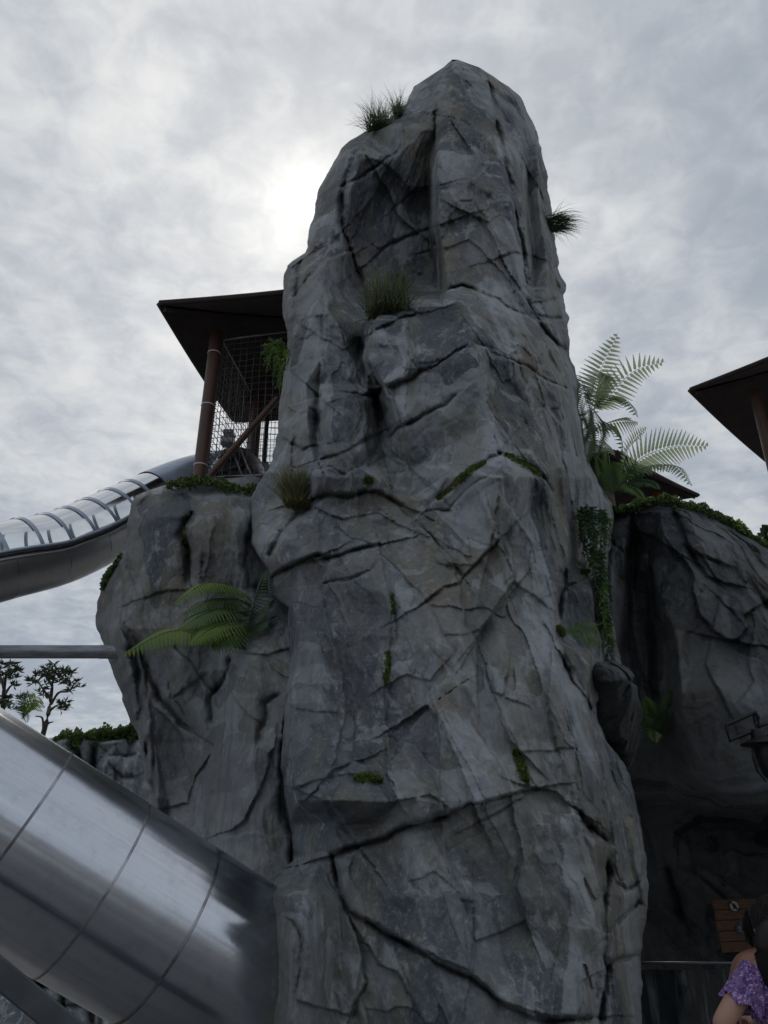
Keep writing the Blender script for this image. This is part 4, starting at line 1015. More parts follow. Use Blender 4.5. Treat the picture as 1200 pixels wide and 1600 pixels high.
def net_panel(parent, A, B, C, D, cell=0.105, r=0.0055, sag=0.03):
    """A bottom-left, B bottom-right, C top-right, D top-left: knotted cords, one mesh"""
    A, B, C, D = map(Vector, (A, B, C, D)); nu = max(2, int((B - A).length / cell)); nv = max(2, int((D - A).length / cell))
    nrm_ = (B - A).cross(D - A).normalized(); v = []; f = []
    rr = random.Random(3)
    G = [[A.lerp(B, i / nu).lerp(D.lerp(C, i / nu), j / nv) + nrm_ * sag * math.sin(math.pi * i / nu) * math.sin(math.pi * j / nv) + Vector((rr.uniform(-1, 1), rr.uniform(-1, 1), rr.uniform(-1, 1))) * cell * 0.06 for i in range(nu + 1)] for j in range(nv + 1)]
    m = MB()
    for j in range(nv + 1): m.tube(G[j], r, 3, caps=False)
    for i in range(nu + 1): m.tube([G[j][i] for j in range(nv + 1)], r, 3, caps=False)
    o = m.obj('net', NETM, parent); o['kind'] = 'stuff'; return o

pv = empty('pavilion', 'brown timber pavilion with netted sides on the left outcrop', 'pavilion', None, (-2.2, 10, 6.4))
ZR = 8.9
def at_z(px, py, z):
    d = rays(px, py); return Vector(CAM + d * ((z - 1.7) / d[2]))
FL = at_z(250, 478, ZR); BL = at_z(366, 659, ZR)
ex = (at_z(443, 457, ZR) - FL).normalized() * 3.4; FR = FL + ex; BR = BL + ex
hip_roof(pv, FL, BL, FR, BR, 0.9, ROOF_D)
pf = W(311, 745, 9.3); ztop = 8.98
p_b = Vector((pf.x, pf.y, pf.z - 0.8)); post(pv, p_b, (pf.x + 0.02, pf.y, ztop), 0.092, (0.30, 0.60, 0.88))
pb = at_z(393, 742, pf.z + 0.03); yb = pb.y
kk = 10.9 / pb.y
pb = W(393, 742, 10.9)
post(pv, (pb.x, pb.y, pf.z - 0.8), (pb.x, pb.y, ztop), 0.09)
post(pv, (pf.x + 2.2, pf.y, pf.z - 0.8), (pf.x + 2.2, pf.y, ztop), 0.092)
post(pv, (pb.x + 2.0, pb.y, pf.z - 0.8), (pb.x + 2.0, pb.y, ztop), 0.09)
pm = W(411, 742, 11.3); m = MB(); m.tube([(pm.x, pm.y, pf.z - .5), (pm.x, pm.y, ztop)], 0.035, 10); m.obj('post', WOOD_D, pv, smooth=True)
# deck
m = MB(); m.box((pf.x + 1.25, 10.25, pf.z - 0.16), (2.9, 2.3, 0.12)); m.obj('deck', WOOD_D, pv, bevel=0.01)
nf = Vector((0, -0.02, 0))
NB0 = W(321, 748, 9.42); NT0 = W(347, 531, 9.42); NB1 = W(470, 744, 9.55); NT1 = W(470, 515, 9.55)
net_panel(pv, NB0, NB1, NT1, NT0)
SB = Vector((pb.x - .1, pb.y, NB0.z)); ST = Vector((pb.x - .1, pb.y, NT0.z))
net_panel(pv, NB0, SB, ST, NT0)
net_panel(pv, SB, SB + Vector((1.9, .1, 0)), ST + Vector((1.9, .1, 0)), ST)
m = MB(); m.tube([NB0, NT0], 0.022, 8); m.tube([NT0, NT1], 0.016, 8); m.obj('net_frame', NETF, pv, smooth=True)
m = MB(); m.tube([SB, ST], 0.02, 8); m.tube([ST, NT0], 0.014, 8); m.obj('net_frame', NETF, pv, smooth=True)
m = MB(); m.tube([W(335, 747, 9.8), W(470, 739, 9.9)], 0.025, 8); m.obj('net_frame', NETF, pv, smooth=True)
# lacing on the corner bar
m = MB()
for k in range(34):
    c = NB0.lerp(NT0, (k + .5) / 34); m.tube([c + Vector((-.035, -.01, .02)), c + Vector((.035, -.01, -.02))], 0.008, 4)
m.obj('lacing', NETM, pv)
m = MB(); m.tube([W(322, 750, 9.2), W(434, 622, 9.05)], 0.045, 14); m.obj('brace', POST, pv, smooth=True, angle=40)
# slide mouth behind the net: steel hood on bars, small winch housing
hd = empty('slide_entry', 'grey steel entry hood of the covered slide inside the left pavilion', 'slide entry', None, (-2.4, 10.2, 6.4))
c0 = W(365, 748, 10.2); m = MB(); ax_ = Vector((-.35, .5, -.1)).normalized()
m.tube([c0 - ax_ * .3, c0 + ax_ * .25], 0.36, 24, arc=(0, math.pi)); ho = m.obj('hood', STEEL_S, hd, smooth=True)
md = ho.modifiers.new('s', 'SOLIDIFY'); md.thickness = 0.02
for dx in (0, 14):
    m = MB(); m.tube([W(362 + dx, 702, 10.0), W(382 + dx, 752, 10.0)], 0.018, 8); m.obj('bar', NETF, hd, smooth=True)
m = MB(); m.box(W(356, 690, 10.2), (.20, .2, .12)); m.obj('housing', STEEL_S, hd, bevel=0.02)
m = MB(); m.box(W(358, 678, 10.2), (.17, .2, .07)); m.obj('housing_lid', STEEL_S, hd, bevel=0.02)

# right pavilion: only the roof corner and a post show
pvr = empty('pavilion', 'dark pavilion roof corner at the right edge of the view', 'pavilion', None, (6.6, 9.5, 6.4))
Q = at_z(1080, 612, 9.3); Q2 = at_z(1200, 561, 9.3); Q3 = at_z(1200, 722, 9.3)
e1 = (Q2 - Q).normalized() * 3.6; e2 = (Q3 - Q).normalized() * 3.6
hip_roof(pvr, Q, Q + e2, Q + e1, Q + e1 + e2, 0.9, ROOF_D)
for f1, f2 in ((.22, .22), (.82, .22), (.22, .82), (.82, .82)):
    c = Q + e1 * f1 + e2 * f2; post(pvr, (c.x, c.y, 6.0), (c.x, c.y, 9.3), 0.09)
m = MB(); c = Q + e1 * .5 + e2 * .5; m.box((c.x, c.y, 6.3), (2.4, 2.4, .12)); m.obj('deck', WOOD_D, pvr, bevel=0.01)
# far pavilion behind the ferns
pvf = empty('pavilion', 'small dark pavilion roof peeking over the right rock wall behind ferns', 'pavilion', None, (5.2, 15.5, 6.0))
K1 = at_z(1090, 776, 9.0)
kx = (at_z(962, 708, 9.0) - K1); ky = (at_z(940, 792, 9.0) - K1); ky = ky.normalized() * kx.length * 0.9
hip_roof(pvf, K1 + kx, K1 + kx + ky, K1, K1 + ky, 1.0, ROOF_D)
for f1, f2 in ((.2, .2), (.8, .2), (.2, .8), (.8, .8)):
    c = K1 + kx * f1 + ky * f2; post(pvf, (c.x, c.y, 5.5), (c.x, c.y, 9.0), 0.09)

# ------------------------------------------------------------------ ferns
def frond_mesh(name, curve, width, npin, normal, matl, lobes=9, droop=0.15, wmax=0.3, tipw=0.05, rr=None, gap=0.97, fold=0.25):
    """one fern frond: rachis and rows of pinnae, each cut into pinnules"""
    rr = rr or random; pts = bez(curve, 40); v = []; f = []
    total = len(pts) - 1
    nrm0 = Vector(normal).normalized()
    def frame(t):
        x = t * total; i = min(int(x), total - 1); p = pts[i].lerp(pts[i + 1], x - i); d = (pts[i + 1] - pts[i]).normalized()
        s = d.cross(nrm0)
        if s.length < 1e-3: s = d.cross(Vector((0, 0, 1)))
        s.normalize(); return p, d, s, s.cross(d).normalized()
    m = MB(); m.tube([pts[k] for k in range(0, total + 1, 4)], [max(0.0012, 0.006 * width / 0.25 * (1 - k / total * 0.85)) for k in range(0, total + 1, 4)], 4, caps=False)
    for k in range(npin):
        t = 0.06 + 0.93 * k / npin
        prof = min(1.0, (t / wmax) ** 0.7 if t < wmax else 1.0) * (1 - ((t - wmax) / (1 - wmax)) ** 1.6 * (1 - tipw) if t > wmax else 1.0)
        for sgn in (1, -1):
            tt = min(0.995, t + (0.4 / npin if sgn < 0 else 0)); p, d, s, n_ = frame(tt)
            ln = width * prof * rr.uniform(0.9, 1.06)
            dirv = (s * sgn * 0.94 + d * 0.42 + n_ * fold * -1).normalized(); sp = width * 0.93 * (1 / npin) * 2.1 if False else (pts[0] - pts[-1]).length / npin
            hw = sp * 0.40; dirn = dirv.cross(n_).normalized()
            if ln < width * 0.12 or lobes <= 1:
                e = p + dirv * ln - n_ * droop * ln * 0.3
                mid1 = p + dirv * ln * .45
                m.quad(p - dirn * hw * .5, mid1 - dirn * hw, e, mid1 + dirn * hw); continue
            for q in range(lobes):
                a = (q + 0.1) / lobes; b = (q + 0.1 + gap) / lobes
                taper = 1 - ((a + b) / 2) ** 1.5 * 0.85
                dr = lambda z: -n_ * droop * ln * z * z
                pa = p + dirv * ln * a + dr(a); pb_ = p + dirv * ln * b + dr(b); fw = dirv * ln / lobes * 0.55
                m.quad(pa, pa + dirn * hw * taper + fw, pb_ + dirn * hw * taper * .8 + fw, pb_)
                m.quad(pb_, pb_ - dirn * hw * taper * .8 + fw, pa - dirn * hw * taper + fw, pa)
    return m
def fern(name, label, base, fronds, group=None, cat='fern'):
    """fronds: list of (list of world points, width, npin, normal, material, lobes)"""
    root = empty(name, label, cat, group, base)
    for c in fronds:
        pts, w, npn, nr, mt, lb = c[:6]
        m = frond_mesh('frond', pts, w, npn, nr, mt, lb, rr=random, **(c[6] if len(c) > 6 else {})); m.obj('frond', mt, root)
    return root
TOCAM = lambda p: (Vector(CAM) - Vector(p)).normalized()
def fr(pxs, Ys, w, npn, mt, lb=8, nr=None, **kw):
    pts = [W(x, y, Y) for (x, y), Y in zip(pxs, Ys)]
    n = nr if nr is not None else TOCAM(pts[len(pts) // 2]) + Vector((random.uniform(-.25, .25), 0, random.uniform(-.1, .4)))
    return (pts, w, npn, n, mt, lb, kw)

fern('fern', 'lacy fern arching against the sky from the upper right side of the tower', W(920, 655, 7.4), [
    fr([(924,640),(936,585),(966,520)], [7.4,7.3,7.2], .28, 19, FERN_G, 5),
    fr([(928,640),(953,618),(990,580),(1040,565)], [7.4,7.3,7.2,7.1], .26, 20, FERN_G, 5),
    fr([(926,640),(950,620),(978,624),(996,652)], [7.4,7.2,7.1,7.0], .20, 18, FERN, 4, Vector((.2,-.5,.9))),
    fr([(922,676),(946,662),(975,657),(998,660)], [7.4,7.2,7.1,7.1], .24, 18, FERN_G, 4, Vector((-.1,-.9,.5))),
    fr([(924,676),(950,663),(968,676),(973,713)], [7.4,7.2,7.1,7.05], .17, 18, FERN, 4, Vector((.6,-.5,.5))),
    fr([(926,650),(940,600),(946,585)], [7.3,7.25,7.2], .2, 16, FERN_G, 4),
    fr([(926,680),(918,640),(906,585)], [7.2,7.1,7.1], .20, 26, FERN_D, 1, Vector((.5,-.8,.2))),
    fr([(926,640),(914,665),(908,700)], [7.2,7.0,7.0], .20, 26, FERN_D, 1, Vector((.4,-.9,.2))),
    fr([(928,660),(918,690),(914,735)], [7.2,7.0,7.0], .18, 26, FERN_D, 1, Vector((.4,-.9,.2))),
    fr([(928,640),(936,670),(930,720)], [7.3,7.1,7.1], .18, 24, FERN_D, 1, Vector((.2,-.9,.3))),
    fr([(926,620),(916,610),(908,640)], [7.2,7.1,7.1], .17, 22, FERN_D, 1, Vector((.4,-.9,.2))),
    fr([(924,690),(945,690),(960,712)], [7.3,7.1,7.0], .15, 16, FERN_G, 4, Vector((.4,-.6,.6))),
])
fern('fern', 'spreading fern on the mossy right rock top below the far roof', W(962, 765, 7.5), [
    fr([(972,745),(1005,714),(1053,698),(1109,697)], [7.5,7.3,7.1,7.0], .27, 23, FERN_G, 5),
    fr([(970,745),(978,712),(992,686),(1011,668)], [7.5,7.3,7.2,7.2], .15, 18, FERN_G, 4, Vector((.9,-.6,.1))),
    fr([(972,745),(1015,728),(1055,728),(1081,760)], [7.5,7.3,7.1,7.0], .17, 20, FERN_G, 4, Vector((.1,-.8,.6))),
    fr([(960,760),(952,725),(949,697)], [7.5,7.4,7.4], .14, 20, FERN, 1, Vector((.7,-.7,.2))),
    fr([(960,765),(944,740),(932,712)], [7.5,7.4,7.4], .14, 20, FERN, 1),
    fr([(958,770),(975,757),(992,764),(1008,782)], [7.5,7.3,7.2,7.1], .16, 22, FERN, 1, Vector((0,-.7,.7))),
    fr([(965,765),(985,735),(1000,728),(1018,740)], [7.5,7.3,7.2,7.1], .2, 22, FERN, 1, Vector((0,-.8,.5))),
    fr([(962,770),(972,738),(980,722)], [7.5,7.3,7.3], .2, 22, FERN, 1),
    fr([(956,772),(958,745),(962,722)], [7.4,7.3,7.3], .18, 22, FERN, 1),
    fr([(960,772),(944,765),(930,775)], [7.4,7.3,7.2], .16, 20, FERN_D, 1, Vector((0,-.7,.7))),
    fr([(965,772),(985,752),(1015,752),(1030,765)], [7.4,7.3,7.2,7.1], .16, 22, FERN_D, 1, Vector((0,-.8,.6))),
    fr([(958,774),(948,755),(940,740)], [7.4,7.3,7.3], .17, 20, FERN_D, 1),
    fr([(968,772),(990,745),(1006,735)], [7.5,7.3,7.3], .2, 22, FERN_D, 1),
])
fern('fern', 'green fern with lime fronds growing out of the left outcrop', W(386, 985, 6.9), [
    fr([(392,938),(360,915),(318,912),(271,944)], [6.85,6.5,6.25,6.1], .24, 30, FERN_Y, 4, Vector((0,-.55,.8)), gap=.95),
    fr([(384,985),(330,985),(262,987),(190,1024)], [6.85,6.3,6.0,5.9], .24, 32, FERN_Y, 4, Vector((-.1,-.75,.6)), gap=.95),
    fr([(386,980),(362,982),(330,994),(298,1006)], [6.85,6.4,6.2,6.1], .19, 26, FERN, 4, Vector((0,-.5,.8)), gap=.95),
    fr([(392,945),(365,935),(325,938),(285,960)], [6.85,6.5,6.3,6.2], .2, 28, FERN, 4, Vector((.1,-.5,.8)), gap=.95),
    fr([(390,955),(368,958),(340,965),(320,985)], [6.8,6.5,6.35,6.3], .2, 24, FERN_D, 4, Vector((0,-.7,.6)), gap=.95),
    fr([(390,970),(398,940),(410,905),(418,888)], [6.7,6.5,6.4,6.4], .17, 24, FERN_D, 4, Vector((-.7,-.7,.1)), gap=.95),
    fr([(388,975),(405,955),(420,945)], [6.7,6.4,6.3], .16, 20, FERN_D, 4, Vector((-.3,-.8,.4)), gap=.95),
    fr([(388,980),(405,975),(420,970)], [6.7,6.4,6.3], .15, 18, FERN_D, 4, Vector((-.3,-.8,.4)), gap=.95),
    fr([(386,985),(375,1000),(372,1012)], [6.7,6.4,6.35], .12, 16, FERN_D, 4, gap=.95),
    fr([(388,962),(352,950),(312,962),(276,986)], [6.8,6.35,6.15,6.05], .2, 26, FERN, 4, Vector((0,-.65,.7)), gap=.95),
    fr([(388,968),(358,972),(326,984),(296,1008)], [6.8,6.3,6.1,6.0], .18, 24, FERN_Y, 4, Vector((.1,-.7,.6)), gap=.95),
    fr([(390,948),(372,925),(345,915),(318,925)], [6.8,6.5,6.35,6.25], .18, 22, FERN, 4, Vector((0,-.6,.7)), gap=.95),
    fr([(388,975),(370,990),(350,1004),(330,1010)], [6.75,6.35,6.2,6.15], .15, 20, FERN, 4, Vector((0,-.8,.5)), gap=.95),
    fr([(390,960),(375,945),(350,948)], [6.8,6.5,6.4], .18, 20, FERN_D, 4, Vector((0,-.8,.5)), gap=.95),
])
fern('fern', 'small dim fern in the dark hollow below the right rock wall', W(1033, 1150, 7.5), [
    fr([(1034,1150),(1040,1115),(1050,1076)], [7.5,7.3,7.2], .13, 17, FERN, 1, Vector((.5,-.8,.1)), gap=.95),
    fr([(1030,1150),(1018,1115),(1008,1088)], [7.5,7.2,7.1], .13, 16, FERN, 1, gap=.95),
    fr([(1028,1150),(1012,1135),(1006,1118)], [7.5,7.2,7.1], .12, 14, FERN, 1, gap=.95),
    fr([(1038,1150),(1075,1120),(1113,1094)], [7.5,7.1,6.9], .10, 24, FERN_D, 1, gap=.95),
    fr([(1038,1150),(1080,1136),(1122,1148)], [7.5,7.1,6.8], .10, 24, FERN_D, 1, gap=.95),
    fr([(1032,1150),(1022,1140),(1024,1160)], [7.5,7.2,7.1], .12, 16, FERN, 1, gap=.95),
    fr([(1034,1150),(1045,1125),(1062,1100)], [7.5,7.2,7.1], .12, 18, FERN_D, 1, gap=.95),
])
fern('fern', 'small fern on the ledge beside the hanging greenery right of the tower', W(893, 982, 5.75), [
    fr([(893,984),(910,976),(926,992),(934,1012)], [5.75,5.55,5.5,5.5], .085, 18, FERN, 3, Vector((0,-.7,.7)), gap=.95),
    fr([(893,984),(905,978),(915,995),(918,1014)], [5.75,5.55,5.5,5.5], .08, 16, FERN, 3, Vector((0,-.7,.7)), gap=.95),
    fr([(893,984),(908,972),(925,974),(936,985)], [5.75,5.6,5.5,5.5], .08, 16, FERN, 3, Vector((0,-.7,.7)), gap=.95),
    fr([(890,984),(892,978),(898,1000)], [5.7,5.5,5.5], .07, 14, FERN, 3, gap=.95),
])
# hanging greenery: long pendant fronds
def hanging(label, base, strands, w, mts, seed):
    rr = random.Random(seed); root = empty('hanging_fern', label, 'hanging plant', 'hanging ferns on the rock', base)
    for (x0, y0, x1, y1, Y) in strands:
        for k in range(3):
            a = rr.uniform(-5, 5); c_ = rr.uniform(-7, 7); d_ = rr.uniform(-.16, .02)
            pts = bez([W(x0 + a, y0 + rr.uniform(-4, 4), Y), W((x0 + x1) / 2 + a + rr.uniform(-4, 6), y0 - 2 + (y1 - y0) * .3, Y - .16 + d_), W(x1 + c_, y1 + rr.uniform(-25, 4), Y - .06 + d_)], 14)
            m = MB(); m.tube(pts, .0025, 3, caps=False); n_ = int(40 + (y1 - y0) * .5)
            for q in range(n_):
                t = q / n_ * 13.99; i_ = int(t); p = pts[i_].lerp(pts[i_ + 1], t - i_); tn = (pts[i_ + 1] - pts[i_]).normalized()
                o_ = Vector((rr.uniform(-1, 1), rr.uniform(-1, .4), rr.uniform(-.5, .5))); o_ = (o_ - tn * o_.dot(tn)).normalized()
                ln = w * rr.uniform(.5, 1.1) * (1 - .55 * q / n_); dv = (o_ * .8 + tn * .55 + Vector((0, 0, -.25))).normalized()
                s = dv.cross(Vector((rr.uniform(-1, 1), rr.uniform(-1, 1), rr.uniform(-1, 1)))).normalized() * ln * .17
                m.quad(p, p + dv * ln * .45 - s, p + dv * ln, p + dv * ln * .45 + s)
            m.obj('frond', rr.choice(mts), root)
    return root
hanging('long dark green curtain of hanging fern in the cleft right of the tower', W(930, 800, 6.6),
    [(915,796,912,868,6.35),(922,796,920,885,6.35),(930,798,928,900,6.35),(938,800,936,890,6.4),(944,804,946,868,6.45),(926,850,932,950,6.25),(934,860,936,985,6.3),(938,880,944,1000,6.3),
     (936,930,946,1015,6.3),(940,950,952,1030,6.3),(944,970,954,1034,6.3),(918,820,926,905,6.3),(930,900,940,975,6.25),(912,800,908,850,6.3),(941,900,949,1010,6.32)], .075, [FERN_D, FERN, FERN_D], 4)
hanging('short bright green hanging fern on the tower edge in front of the netting', W(440, 540, 7.3),
    [(438,538,424,600,7.2),(442,538,430,612,7.2),(434,536,418,580,7.2),(440,540,436,622,7.15),(430,538,414,562,7.2),(444,540,440,606,7.15),(436,535,416,550,7.2)], .075, [FERN_Y, IVY, FERN], 5)

# ------------------------------------------------------------------ grass tufts
def tuft(label, centre, rad_, length, lean, spread, count, mts, seed, wid=0.006, stiff=0.35):
    rr = random.Random(seed); root = empty('grass_tuft', label, 'grass tuft', 'grass tufts growing on the tower', centre)
    for mi, mt in enumerate(mts):
        m = MB()
        for k in range(count // len(mts)):
            a = rr.uniform(0, 6.283); q = rad_ * math.sqrt(rr.random()); b = Vector(centre) + Vector((math.cos(a) * q, math.sin(a) * q, rr.uniform(-.02, .02)))
            th = rr.uniform(0, 6.283); el = abs(rr.gauss(0, 1)) * spread
            d = (Vector(lean).normalized() + Vector((math.cos(th) * el, math.sin(th) * el, rr.uniform(-.2, .2)))).normalized()
            ln = length * rr.uniform(.55, 1.1); s = d.cross(Vector((rr.uniform(-1, 1), rr.uniform(-1, 1), .3))).normalized(); w = wid * rr.uniform(.6, 1.2)
            p = b; dd = d.copy(); prev = (p - s * w, p + s * w)
            for j in range(3):
                dd = (dd + Vector((0, 0, -stiff * (j + .3) * .5))).normalized(); p = p + dd * ln / 3; ww = w * (1 - (j + 1) / 3.2)
                nx = (p - s * ww, p + s * ww); m.quad(prev[0], prev[1], nx[1], nx[0]); prev = nx
        m.obj('blades', mt, root)
    return root
pt, nn_ = on_rock(TOWER, 598, 200)
tuft('wiry olive grass tuft near the top left of the tower summit', W(592, 202, 7.95), .18, .48, (-.05, 0, 1), .62, 520, [GRASS, FERN_D], 1)
tuft('thinner grass tuft beside the summit block of the tower', W(622, 178, 7.9), .09, .40, (0.1, 0, 1), .55, 170, [GRASS, FERN_D], 2)
tuft('grass tuft sticking out sideways from the upper right edge of the tower', W(860, 350, 7.75), .16, .38, (.9, -.1, .12), .62, 340, [GRASS, FERN_D], 3)
tuft('bushy olive grass tuft on the ledge in the middle of the tower', W(606, 492, 6.72), .24, .52, (0, -.15, 1), .62, 800, [GRASS, FERN_D, GRASS_Y], 4)
tuft('rounded straw coloured grass tuft low on the left of the tower', W(466, 788, 6.36), .13, .36, (-.12, -.3, .9), .42, 900, [GRASS_Y, GRASS], 5, .005, .3)

# ------------------------------------------------------------------ moss on the tower, part of its surface
def moss(parent, R, pts, width, count, mt, seed, size=0.012, label=None, name='moss_patch'):
    rr = random.Random(seed); m = MB(); P = pts
    L_ = [math.dist(P[i], P[i + 1]) for i in range(len(P) - 1)]; tot = sum(L_)
    for k in range(count):
        t = rr.random() * tot; i = 0
        while i < len(L_) - 1 and t > L_[i]: t -= L_[i]; i += 1
        f = t / L_[i]; env = math.sin(math.pi * min(1, max(0, (sum(L_[:i]) + t) / tot))) ** .5
        x = P[i][0] + (P[i + 1][0] - P[i][0]) * f + rr.gauss(0, .42) * width * env; y = P[i][1] + (P[i + 1][1] - P[i][1]) * f + rr.gauss(0, .42) * width * env
        p, n_ = on_rock(R, x, y); p = p + n_ * rr.uniform(0, .018)
        a = Vector((rr.uniform(-1, 1), rr.uniform(-1, 1), rr.uniform(-1, 1))); s = n_.cross(a).normalized() * size * rr.uniform(.4, 1); u = (n_ + a * .7).normalized() * size * rr.uniform(.8, 2.0)
        m.tri(p - s, p + s, p + u)
    o = m.obj(name, mt, parent); o['kind'] = 'stuff'
    if label: o['label'] = label
    return o
moss(tower, TOWER, zp('B',[(620,612),(680,560),(740,510),(785,485)]), 5, 1600, MOSS, 1)
moss(tower, TOWER, zp('B',[(850,460),(890,475),(940,505),(965,530)]), 7, 1600, MOSS, 2)
moss(tower, TOWER, zp('B',[(375,540),(395,550)]), 8, 350, MOSS, 3)
moss(tower, TOWER, zp('B',[(150,825),(200,802)]), 5, 500, MOSS, 4)
moss(tower, TOWER, zp('B',[(462,940),(470,1000)]), 4, 600, MOSS, 5)
moss(tower, TOWER, zp('C',[(398,230),(398,280),(390,325)]), 5, 700, MOSS, 6)
moss(tower, TOWER, zp('C',[(300,615),(340,610),(380,622)]), 7, 1000, MOSS, 7)
moss(tower, TOWER, zp('C',[(780,530),(800,570),(820,625)]), 8, 1100, MOSS, 8)
moss(tower, TOWER, zp('B',[(870,90),(880,95)]), 3, 10, MOSS, 9)
moss(tower, TOWER, zp('R',[(35,690),(60,740)]), 6, 700, MOSS, 10)
moss(tower, TOWER, zp('R',[(170,400),(200,390)]), 4, 300, MOSS, 11)
moss(outcrop, OUT, [(288,820),(290,845),(292,870)], 4, 500, MOSS, 12)

# ------------------------------------------------------------------ creeping cover on rock tops
def creeper(name, label, pts, Ys, widpx, count, mts, seed, size=0.03, drop=0.0, depth=0.5, cat='ground cover'):
    rr = random.Random(seed); root = empty(name, label, cat, None, W(pts[0][0], pts[0][1], Ys[0])); root['kind'] = 'stuff'
    for mi, mt in enumerate(mts):
        m = MB()
        for k in range(count // len(mts)):
            t = rr.random() * (len(pts) - 1); i = min(int(t), len(pts) - 2); f = t - i
            x = pts[i][0] + (pts[i + 1][0] - pts[i][0]) * f; y = pts[i][1] + (pts[i + 1][1] - pts[i][1]) * f; Y = Ys[i] + (Ys[i + 1] - Ys[i]) * f
            wv = 0.6 + 0.5 * math.sin(x * .21 + seed) * math.sin(x * .083 + 1.3 * seed)
            p = W(x, y + (rr.random() ** 1.5) * drop * wv, Y + rr.uniform(-.06, depth)) + Vector((0, 0, rr.uniform(-.02, widpx * wv)))
            a = Vector((rr.uniform(-1, 1), rr.uniform(-1, .3), rr.uniform(-.4, 1))).normalized(); s = a.cross(Vector((rr.uniform(-1, 1), rr.uniform(-1, 1), rr.uniform(-1, 1)))).normalized() * size * rr.uniform(.35, .7)
            l = a * size * rr.uniform(.8, 1.6); m.quad(p, p + l * .5 - s, p + l, p + l * .5 + s)
        m.obj('leaves', mt, root)
    return root
creeper('creeping_plants', 'low green creepers covering the top of the left outcrop under the pavilion', [(262,756),(290,752),(320,750),(350,757),(380,766),(400,764)], [7.75,7.55,7.5,7.35,7.3,7.3], .07, 4200, [IVY, MOSS, IVY_D], 1, .027, 14)
creeper('creeping_plants', 'dark trailing creeper hanging off the left edge of the outcrop', [(190,868),(178,884),(166,898),(160,912)], [7.85,7.9,7.95,8.0], .04, 700, [IVY_D, FERN], 2, .03, 16, .2)
creeper('creeping_plants', 'mossy green creeper along the top of the right rock wall', [(945,792),(965,797),(985,793),(1010,784),(1040,779),(1065,786),(1105,797),(1135,812),(1152,826),(1178,842),(1205,858)], [7.7,7.55,7.5,7.4,7.3,7.25,7.3,7.35,7.35,7.35,7.35], .07, 11000, [IVY, FERN, MOSS, IVY_D], 3, .024, 12)
creeper('creeping_plants', 'lime green clump on the right rock top near the edge of the view', [(1150,822),(1162,828),(1172,836)], [7.3,7.3,7.3], .10, 420, [FERN_Y, IVY], 4, .032, 6)
creeper('grass_fringe', 'shaggy green grass fringe on the distant left rock wall', [(85,1156),(110,1152),(150,1148),(185,1144),(205,1140),(225,1146)], [14,13.6,13.4,13.5,13.6,13.6], .15, 7000, [IVY, FERN_D, MOSS], 5, .045, 26)

# ------------------------------------------------------------------ trees at far left
BARK = plain('tree_bark', (0.06, 0.05, 0.042), 0.9, 0, 0.3, 4, 0.01)
def tuft_tree(label, D, limbs, tufts, seed, mt=TREE_L, leaf=.34, per=46, trunk_r=.16):
    rr = random.Random(seed); b = WD(*limbs[0][0], D); root = empty('tree', label, 'tree', 'trees beyond the far rocks', b)
    m = MB()
    for li, (pl) in enumerate(limbs):
        pts = bez([WD(x, y, D + (rr.uniform(-.4, .4) if i else 0)) for i, (x, y) in enumerate(pl)], 10); r0 = trunk_r if li == 0 else trunk_r * .55
        m.tube(pts, [r0 * (1 - .65 * k / 10) for k in range(11)], 8)
    m.obj('trunk', BARK, root, smooth=True); m = MB()
    for (x, y, r_) in tufts:
        c = WD(x, y, D + rr.uniform(-.8, .8)); R_ = r_ / FPX * D
        for q in range(max(2, int(r_ * .55))):
            cc = c + Vector((rr.gauss(0, .45), rr.gauss(0, .6), rr.gauss(0, .35))) * R_
            ax = (cc - c + Vector((0, 0, .3 * R_)) + Vector((rr.uniform(-.3, .3), rr.uniform(-.3, .3), 0)) * R_).normalized()
            for k in range(per):
                th = rr.uniform(0, 6.28); d = (ax * rr.uniform(-.1, .9) + Vector((math.cos(th), math.sin(th), rr.uniform(-.5, .8))) * .7).normalized()
                s = d.cross(Vector((rr.uniform(-1, 1), rr.uniform(-1, 1), rr.uniform(-1, 1)))).normalized() * leaf * .09; ln = leaf * rr.uniform(.5, 1)
                m.quad(cc, cc + d * ln * .5 - s, cc + d * ln, cc + d * ln * .5 + s)
    m.obj('crown', mt, root); return root
tuft_tree('sparse dark tree with tufted flat crown below the steel pipe', 22,
    [[(66,1152),(74,1122),(79,1095),(82,1070),(86,1050)],[(80,1100),(92,1082),(108,1080),(118,1066)],[(79,1092),(68,1078),(58,1062)],[(76,1112),(86,1104),(94,1100)],[(69,1138),(76,1130),(83,1128)],[(68,1142),(66,1122),(56,1119)],[(82,1072),(70,1055),(60,1052)]],
    [(80,1050,11),(96,1047,11),(108,1054,9),(70,1052,10),(58,1057,8),(52,1066,6),(62,1070,7),(118,1068,7),(122,1076,5),(100,1066,8),(88,1060,9),(66,1084,6),(100,1098,6),(97,1107,6),(105,1103,4),(90,1045,9),(112,1075,5)], 8, TREE_L, .27, 12, .075)
tuft_tree('leafy dark tree cut by the left edge below the pipe', 20,
    [[(2,1140),(4,1110),(6,1080),(10,1050)],[(5,1090),(14,1075),(22,1068)],[(6,1075),(2,1060),(-6,1050)]],
    [(10,1040,7),(18,1052,6),(4,1050,8),(24,1062,5),(22,1074,5),(2,1066,8),(-6,1058,10),(12,1090,8),(4,1100,9),(16,1104,6),(-4,1085,9),(26,1048,4),(14,1036,4)], 9, TREE_L, .24, 14, .08)
